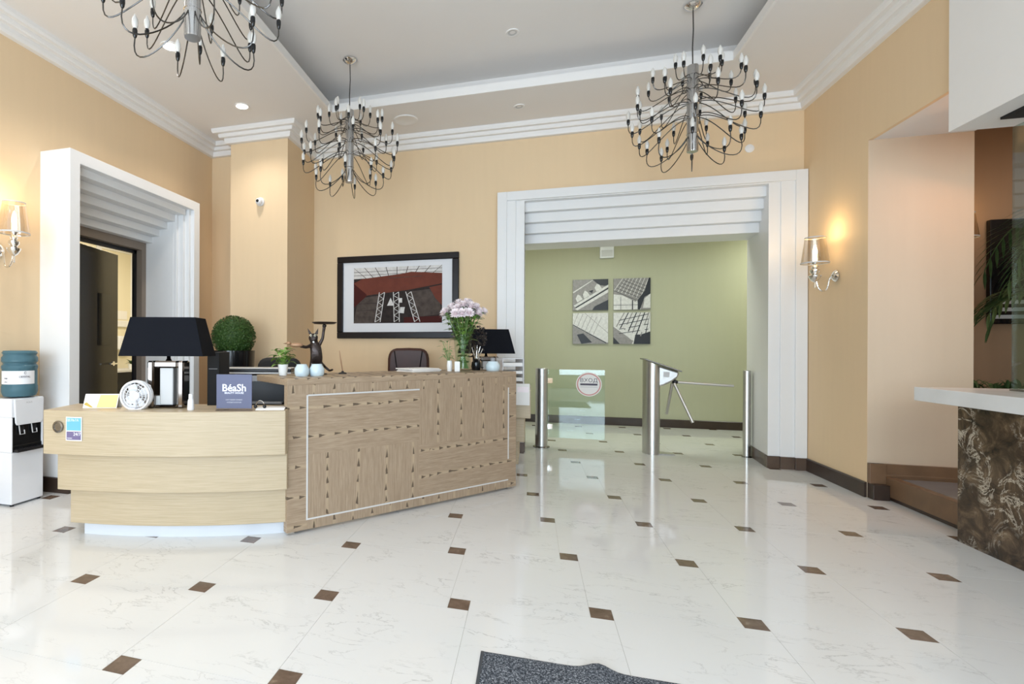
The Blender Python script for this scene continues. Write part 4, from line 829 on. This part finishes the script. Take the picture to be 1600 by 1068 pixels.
for k, (ds, rz, lab) in enumerate(((0, .08, 'lowest of the thin white magazines stacked on the veneer counter'), (0.012, 0.0, 'middle one of the thin white magazines stacked on the veneer counter'), (-0.01, -.06, 'topmost of the thin white magazines stacked on the veneer counter'))):
    b = MB(); b.box((-0.15, -0.105, 0), (0.15, 0.105, 0.008)); b.box((-0.148, -0.103, 0.008), (0.148, 0.103, 0.0088), 1)
    tag(b.build('magazine', [M['paper'], M['petal'] if k == 1 else M['paper']], loc=dk(1.34+ds, 0.40, 0.9935+k*0.0092), rotz=AD+rz), lab, 'magazine', 'magazines on the veneer counter')
b = MB(); b.box((-0.022, -0.015, 0), (0.022, 0.015, 0.085)); tag(b.build('card_holder', M['cer_w'], bevel=0.004, loc=dk(1.60, 0.21), rotz=YAW), 'small upright white box left of the flower vase', 'box')
t = thing('small_vase_plant', 'tiny pale leafy sprig leaning beside the flower vase', 'plant', dk(1.595, 0.30), YAW)
b = MB(); b.lathe([(0.0001, 0), (0.02, 0), (0.024, 0.05), (0.02, 0.09), (0.0001, 0.09)], n=18, close=False); b.build('pot', M['cer_w'], t, smooth=True)
b = MB(); rl = random.Random(9)
for k in range(34):
    a = rl.uniform(0, 2*PI); h0 = rl.uniform(.10, .26); rr = .02+.22*(h0-.08)*rl.random(); p = (rr*math.cos(a)-.02, rr*math.sin(a), h0)
    b.tube([(0, 0, .07), p], 0.001, 4); leaf(b, p, (math.cos(a), math.sin(a), rl.uniform(-.3, .8)), rl.uniform(.03, .055), rl.uniform(.008, .016), 0, .3)
b.build('foliage', M['leafp'], t, smooth=True)
# glass vase and chrysanthemums
VX, VY, _ = dk(1.745, 0.30)
t = thing('glass_vase', 'tall clear glass vase holding pale pink flowers on the veneer counter', 'vase', (VX, VY, 0.993))
b = MB(); b.lathe([(0.0001, 0), (0.064, 0), (0.067, 0.01), (0.065, 0.12), (0.077, 0.27), (0.088, 0.31), (0.084, 0.31), (0.073, 0.27), (0.061, 0.12), (0.061, 0.02), (0.0001, 0.02)], n=36, close=False); b.build('body', M['glassv'], t, smooth=True)
b = MB(); b.lathe([(0.0001, 0.021), (0.051, 0.021), (0.051, 0.12), (0.056, 0.17), (0.0001, 0.17)], n=30, close=False); b.build('water', M['glassv'], t, smooth=True)
rf = random.Random(12)
def bloom_mesh(seed):
    r3 = random.Random(seed); b = MB()
    for ring_, (n_, el, L_) in enumerate(((14, .0, .036), (13, .45, .034), (11, .85, .029), (8, 1.2, .022))):
        for k in range(n_):
            a = 2*PI*(k+.5*ring_)/n_+r3.uniform(-.1, .1); e2 = el+r3.uniform(-.12, .12)
            leaf(b, (0, 0, 0.002*ring_), (math.cos(a)*math.cos(e2), math.sin(a)*math.cos(e2), math.sin(e2)+.001), L_, .0065, 0, -.15, 3)
    b.ball((0, 0, .008), .012, 10, 1); b.ball((0, 0, -0.002), .010, 8, 2); return b
fl = []
for k in range(34):
    ring_ = 0 if k < 6 else (1 if k < 17 else 2); rad = (.045, .105, .155)[ring_]*rf.uniform(.85, 1.1); a = 2*PI*(k*.618)+rf.uniform(-.2, .2)
    z = (.565, .54, .49)[ring_]+rf.uniform(-.03, .02); px_, py_ = rad*math.cos(a), rad*math.sin(a)
    if not fl or k < 3:
        t = thing('chrysanthemum', 'pale pink pompom flower on a green stem in the glass vase', 'flower', (VX, VY, 0.993), 0, 'chrysanthemums in the glass vase')
        bl = bloom_mesh(k).build('bloom', [M['petal'], M['petalc'], M['stem']], t, smooth=True); fl.append(bl)
    else:
        t = thing('chrysanthemum', 'pale pink pompom flower on a green stem in the glass vase', 'flower', (VX, VY, 0.993), 0, 'chrysanthemums in the glass vase')
        bl = fl[k % 3].copy(); C.objects.link(bl); bl.parent = t
    bl.location = (px_, py_, z); tl = .9*rad/.19; bl.rotation_euler = (0, tl, a); bl.scale = (rf.uniform(1.3, 1.55),)*3
    b = MB(); a2 = a+PI*.8; q = bez((.046*math.cos(a2), .046*math.sin(a2), .022), (.02*math.cos(a), .02*math.sin(a), .2), (px_*.4, py_*.35, .33), (px_*.97, py_*.97, z-.004), 10); b.tube(q, 0.0030, 5); b.build('stem', M['stem'], t, smooth=True)
    b = MB()
    for j in range(15):
        i = 1+j%8+(k % 3); p = q[min(i, 9)]; aa = rf.uniform(0, 2*PI); leaf(b, p, (math.cos(aa), math.sin(aa), rf.uniform(.2, 1.2)), rf.uniform(.06, .10) if i > 4 else .04, rf.uniform(.014, .024), 0, .35)
    b.build('leaves', M['leaf'] if k % 2 else M['leafp'], t, smooth=True)
# dark dried bouquet with silver sticks
t = thing('dried_bouquet', 'dark dried flower bunch with silver stems right of the glass vase', 'bouquet', dk(1.93, 0.33), YAW)
b = MB(); b.lathe([(0.0001, 0), (0.035, 0), (0.045, 0.03), (0.040, 0.07), (0.022, 0.085), (0.026, 0.095), (0.0001, 0.09)], n=20, close=False); b.build('pot', M['blackg'], t, smooth=True)
b = MB(); rl = random.Random(21)
for k in range(300):
    a = rl.uniform(0, 2*PI); u = rl.uniform(-1, 1); rr = .098*rl.uniform(.4, 1)**.5; p = (rr*math.cos(a)*math.sqrt(1-u*u), rr*math.sin(a)*math.sqrt(1-u*u), .29+rr*1.2*u)
    leaf(b, p, (rl.uniform(-1, 1), rl.uniform(-1, 1), rl.uniform(-.5, 1)), rl.uniform(.02, .045), rl.uniform(.006, .013), 0, .2, 3)
b.build('foliage', M['dry'], t)
b = MB()
for k in range(5): a = -.5+.28*k; b.tube([(0, 0, .07), (math.sin(a)*.09, -.03, .07+math.cos(a)*.15)], .004, 6)
b.build('silver_stems', M['chrome'], t, smooth=True)
t = cat('small dark cat figurine mostly hidden by the dried bouquet and capped jar', dk(2.00, 0.42, 0.996), YAW-0.2, 0.62)
# papers on the back counter
t = thing('letter_tray', 'white stacked letter tray full of paper under the far black lamp shade', 'letter tray', (-0.20, 5.16, 0.803), YAW)
b = MB()
for k in range(5): b.box((-0.10, -0.14, 0.004+0.07*k), (0.10, 0.14, 0.010+0.07*k))
for x in (-0.10, 0.094): b.box((x, -0.14, 0), (x+0.006, 0.14, 0.292))
b.build('shelves', M['wplastic'], t)
for k in range(4): b = MB(); b.box((-0.09, -0.135, 0.0105+0.07*k), (0.09, 0.13, 0.030+0.07*k+0.008*(k % 2))); b.build('papers', M['paper'], t)
b = MB(); b.box((-0.09, -0.004, 0), (0.09, 0.004, 0.20)); b.box((-0.085, -0.0048, 0.02), (-0.03, -0.004, 0.18), 1); b.box((-0.02, -0.0048, 0.12), (0.08, -0.004, 0.17), 2)
tag(b.build('notice_sheet', [M['paper'], M['lgrey'], M['petal']], loc=(-0.10, 4.965, 0.66), rotz=0.0), 'white notice sheet hanging over the end of the back counter', 'paper')

# ---- water dispenser
t = thing('water_dispenser', 'white water dispenser with black tap panel at the left edge', 'water dispenser', (-3.785, 3.025, 0), PI/2)
# local: x = along its front (0.26 wide), -y = towards the room
b = MB(); b.box((-0.130, -0.100, 0.015), (0.130, 0.10, 0.40)); b.box((-0.130, -0.065, 0.40), (0.130, 0.10, 0.66)); b.box((-0.130, -0.100, 0.66), (0.130, 0.10, 0.80)); b.box((-0.130, -0.1, .40), (-0.118, -.06, .66)); b.box((0.118, -0.1, .40), (0.130, -.06, .66))
b.build('cabinet', M['wplastic'], t, bevel=0.008)
b = MB(); b.box((-0.117, -0.09, 0.402), (0.117, -0.0655, 0.72)); b.box((-0.117, -0.098, 0.402), (0.117, -0.09, 0.45)); b.build('tap_panel', M['blackg'], t, bevel=0.004)
b = MB(); b.prism_y([(-0.105, 0.62), (-0.095, 0.60), (0.105, 0.60), (0.12, 0.62), (0.125, 0.795), (-0.115, 0.795)], -0.112, -0.098); b.build('front_cover', M['wplastic'], t, bevel=0.006)
text('AQUA', 0.018, 'cover_lettering', M['lgrey'], t, (0.0, -0.1125, 0.765))
for x in (-0.05, 0.05):
    b = MB(); b.box((x-0.02, -0.10, 0.545), (x+0.02, -0.088, 0.59)); tp = b.build('tap', M['black'], t, bevel=0.004)
    b = MB(); b.tube([(x-.022, -.100, .60), (x-.018, -.108, .53), (x+.018, -.108, .53), (x+.016, -.105, .56)], .004, 6); b.build('tap_lever', M['lgrey'], tp, smooth=True)
b = MB(); b.box((-0.112, -0.14, 0.402), (0.112, -0.098, 0.422))
for k in range(9): b.box((-0.10+0.024*k, -0.138, 0.422), (-0.09+0.024*k, -0.10, 0.425))
b.build('drip_tray', M['black'], t, bevel=0.002)
for x in (-.11, .11):
    for y in (-.08, .08): b = MB(); b.lathe([(0.0001, 0), (.012, 0), (.012, .016), (0.0001, .016)], (x, y, 0), 10, close=False); b.build('foot', M['black'], t)
t = thing('water_bottle', 'big blue water bottle with white label upturned on the dispenser', 'water bottle', (-3.775, 3.03, 0.80))
b = MB(); r = 0.118; b.lathe([(0.0001, 0.002), (r*.55, 0.002), (r*.9, 0.012), (r, 0.045), (r, 0.085), (r*.965, 0.095), (r*.965, 0.215), (r, 0.225), (r*1.0, 0.242), (r*.90, 0.255), (r*.90, 0.262), (r, 0.275), (r, 0.305), (r*.91, 0.318), (r*.91, 0.326), (r*.98, 0.340), (r*.9, 0.356), (r*.5, 0.360), (0.0001, 0.360)], n=48, close=False); b.build('bottle', M['water'], t, smooth=True)
b = MB(); vs = []; n = 20
for k in range(n+1):
    a = math.radians(-115+130*k/n); vs += [((r*.965+.0015)*math.cos(a), (r*.965+.0015)*math.sin(a), 0.105), ((r*.965+.0015)*math.cos(a), (r*.965+.0015)*math.sin(a), 0.205)]
b.add(vs, [(2*k, 2*k+2, 2*k+3, 2*k+1) for k in range(n)]); lb = b.build('label', M['ink'], t)
for s_, size, z, a in (('С', .026, .188, -22), ('CRYSTAL', .020, .160, -24), ('19 л', .014, .122, -85), ('вода', .013, .15, -85)):
    a = math.radians(a); rr = r*.965+.004; text(s_, size, 'label_lettering', M['dink'], lb, (rr*math.cos(a), rr*math.sin(a), z), (PI/2, 0, a+PI/2), sx=.9)

# ---- side room things seen through the left doorway
t = thing('wall_mirror', 'white framed panel on the cream wall seen through the left doorway', 'mirror', (-6.40, 6.35, 1.50))
b = MB(); 
for y0, y1, z0, z1 in ((0, .09, 0, 1.3), (.70, .79, 0, 1.3), (.09, .70, 0, .10), (.09, .70, 1.2, 1.3)): b.box((0, y0, z0), (.03, y1, z1))
b.build('frame', M['white'], t, bevel=.006)
b = MB(); b.box((0.004, .09, .10), (.010, .70, 1.2)); b.build('pane', M['cream'], t)
b = MB(); b.box((0.010, .16, .12), (.016, .62, .26)); b.build('small_card', M['paper'], t)
b = MB(); b.box((0, -.075, 0), (.10, .075, .22)); tag(b.build('towel_dispenser', M['wplastic'], bevel=.02, loc=(-6.40, 6.80, 1.13)), 'white hand towel dispenser under the framed panel through the doorway', 'dispenser')
t = thing('cabinet', 'low dark cabinet with pale top seen through the left doorway', 'cabinet', (-6.12, 6.75, 0))
b = MB(); b.box((-.28, -.7, .08), (.25, .6, .80)); b.build('body', M['blackm'], t, bevel=.003)
b = MB(); b.box((-.28, -.72, .80), (.28, .62, .83)); b.build('worktop', M['lgrey'], t)
b = MB(); b.box((-.24, -.66, 0), (.2, .56, .08)); b.build('plinth', M['black'], t)
t = thing('electric_kettle', 'black and glass kettle on the cabinet through the left doorway', 'kettle', (-6.02, 6.87, .83))
b = MB(); b.lathe([(0.0001, 0), (.075, 0), (.08, .02), (.062, .2), (0.0001, .22)], n=20, close=False); b.build('body', M['chrome'], t, smooth=True)
b = MB(); b.tube(bez((.0, .06, .2), (0, .16, .22), (0, .15, .05), (0, .075, .04), 8), .012, 8); b.build('handle', M['black'], t, smooth=True)
t = thing('potted_herb', 'little dark green plant beside the kettle through the left doorway', 'plant', (-5.98, 6.62, .83))
b = MB(); b.lathe([(0.0001, 0), (.035, 0), (.05, .08), (0.0001, .08)], n=16, close=False); b.build('pot', M['cer_w'], t, smooth=True)
b = MB(); rl = random.Random(31)
for k in range(40): a = rl.uniform(0, 6.28); leaf(b, (0, 0, .08), (math.cos(a), math.sin(a), rl.uniform(.3, 2)), rl.uniform(.08, .17), .012, 0, .4)
b.build('foliage', M['palm'], t)

# ---- bar counter at right
t = thing('bar_counter', 'bar counter with white slab top and dark veined marble front at right', 'bar counter', (0, 0, 0))
b = MB(); b.box((2.49, -0.5, 0.852), (3.25, 4.345, 0.943)); b.build('counter_top', M['wslab'], t, bevel=0.004)
b = MB(); b.box((2.565, -0.5, 0.0), (2.715, 4.09, 0.852)); b.build('marble_front', M['emp'], t, bevel=0.002)
b = MB(); b.box((2.85, -0.45, 0.943), (2.862, 4.13, 2.57)); tag(b.build('glass_screen', M['glassd']), 'tall clear glass screen standing on the white bar counter', 'glass screen')
b = MB(); b.box((2.84, -0.45, 0.9435), (2.849, 4.13, 0.953)); b.box((2.863, -0.45, 0.9435), (2.872, 4.13, 0.953)); tag(b.build('glass_channel', M['steeld']), 'thin dark metal channel at the foot of the bar glass screen', 'channel')
t = thing('planter_box', 'long low planter of dark green leaves behind the bar glass screen', 'planter', (3.45, 5.42, 0.0))
b = MB(); b.box((0, -.12, 0), (1.8, .10, .87)); b.build('box', M['blackm'], t, bevel=.004)
b = MB(); rl = random.Random(41)
for k in range(420):
    x0 = rl.uniform(.0, 1.75); a = rl.uniform(0, 6.28); leaf(b, (x0, rl.uniform(-.10, .08), .86), (math.cos(a)*.8, math.sin(a)*.5, rl.uniform(.5, 1.6)), rl.uniform(.08, .17), rl.uniform(.008, .016), 0, .3)
b.build('foliage', M['palm'], t)
t = thing('palm_plant', 'tall palm with drooping fronds behind the glass screen at the right edge', 'plant', (4.35, 5.62, 0))
b = MB(); b.lathe([(0.0001, 0), (.16, 0), (.2, .4), (.18, .4), (.17, .36), (0.0001, .36)], n=24, close=False); b.build('pot', M['blackg'], t, smooth=True)
b = MB(); b.tube([(0, 0, .36), (.02, 0, 1.2), (0, 0, 1.9)], .03, 8, taper=[1, .8, .5]); b.build('trunk', M['bwood'], t, smooth=True)
rl = random.Random(51)
for k in range(26):
    a = 2*PI*k/26+rl.uniform(-.2, .2); L_ = rl.uniform(.45, .70); el = rl.uniform(.2, 1.1); z0 = rl.uniform(1.3, 2.0)
    q = bez((0, 0, z0), (L_*.3*math.cos(a), L_*.3*math.sin(a), z0+.5*el), (L_*.7*math.cos(a), L_*.7*math.sin(a), z0+.6*el), (L_*math.cos(a), L_*math.sin(a), z0+.15*el-.1), 14)
    b = MB(); b.tube(q, .004, 5)
    for j in range(3, 15):
        d_ = Vector(q[j])-Vector(q[j-1])
        for sg in (-1, 1): sd_ = d_.normalized().cross(Vector((0, 0, 1)))*sg; leaf(b, q[j], d_.normalized()*.7+sd_, .26*(1-abs(j-8)/14), .012, 0, .35, 3)
    b.build('frond', M['palm'], t)
t = thing('wall_screen', 'wide dark framed screen on the tan wall behind the palm', 'screen', (4.22, 6.4, 1.44))
b = MB(); b.box((0, -.05, 0), (1.6, 0, 1.0)); b.build('frame', M['blackg'], t, bevel=.01)
b = MB()
rl = random.Random(61)
for k in range(3): b.box((.04, -.054, .05+.07*k), (1.56, -.0505, .085+.07*k))
b.build('picture_stripes', M['lgrey'], t)

# ---- entrance mat
t = thing('entrance_mat', 'flecked dark grey entrance mat with a raised wrinkle at the bottom of the photo', 'mat', (0, 0, 0))
b = MB(); nx = 60; vs = []; x0, x1, y1, y0 = -0.172, 1.15, 2.055, 0.9
def mz(x, y): return 0.008+0.026*math.exp(-((x-0.245)/0.05)**2)*max(0, (y-1.2)/0.85)
for y in (y0, y0+.4, y1-.02, y1):
    for k in range(nx+1): x = x0+(x1-x0)*k/nx; vs.append((x, y, mz(x, y)-(0.004 if y == y1 else 0)))
b.add(vs, [(j*(nx+1)+k, j*(nx+1)+k+1, (j+1)*(nx+1)+k+1, (j+1)*(nx+1)+k) for j in range(3) for k in range(nx)]); b.build('pile', M['mat_'], t, smooth=True)
b = MB(); vs = []
for k in range(nx+1): x = x0+(x1-x0)*k/nx; vs += [(x, y1, mz(x, y1)-.004), (x, y1+.008, mz(x, y1)-.008+.0005), (x, y1, mz(x, y1)-.008)]
b.add(vs, [f for k in range(nx) for f in ((3*k, 3*k+3, 3*k+4, 3*k+1), (3*k+1, 3*k+4, 3*k+5, 3*k+2))]); b.box((x0-.012, y0, 0), (x0, y1, .006)); b.build('rubber_edge', M['matedge'], t)
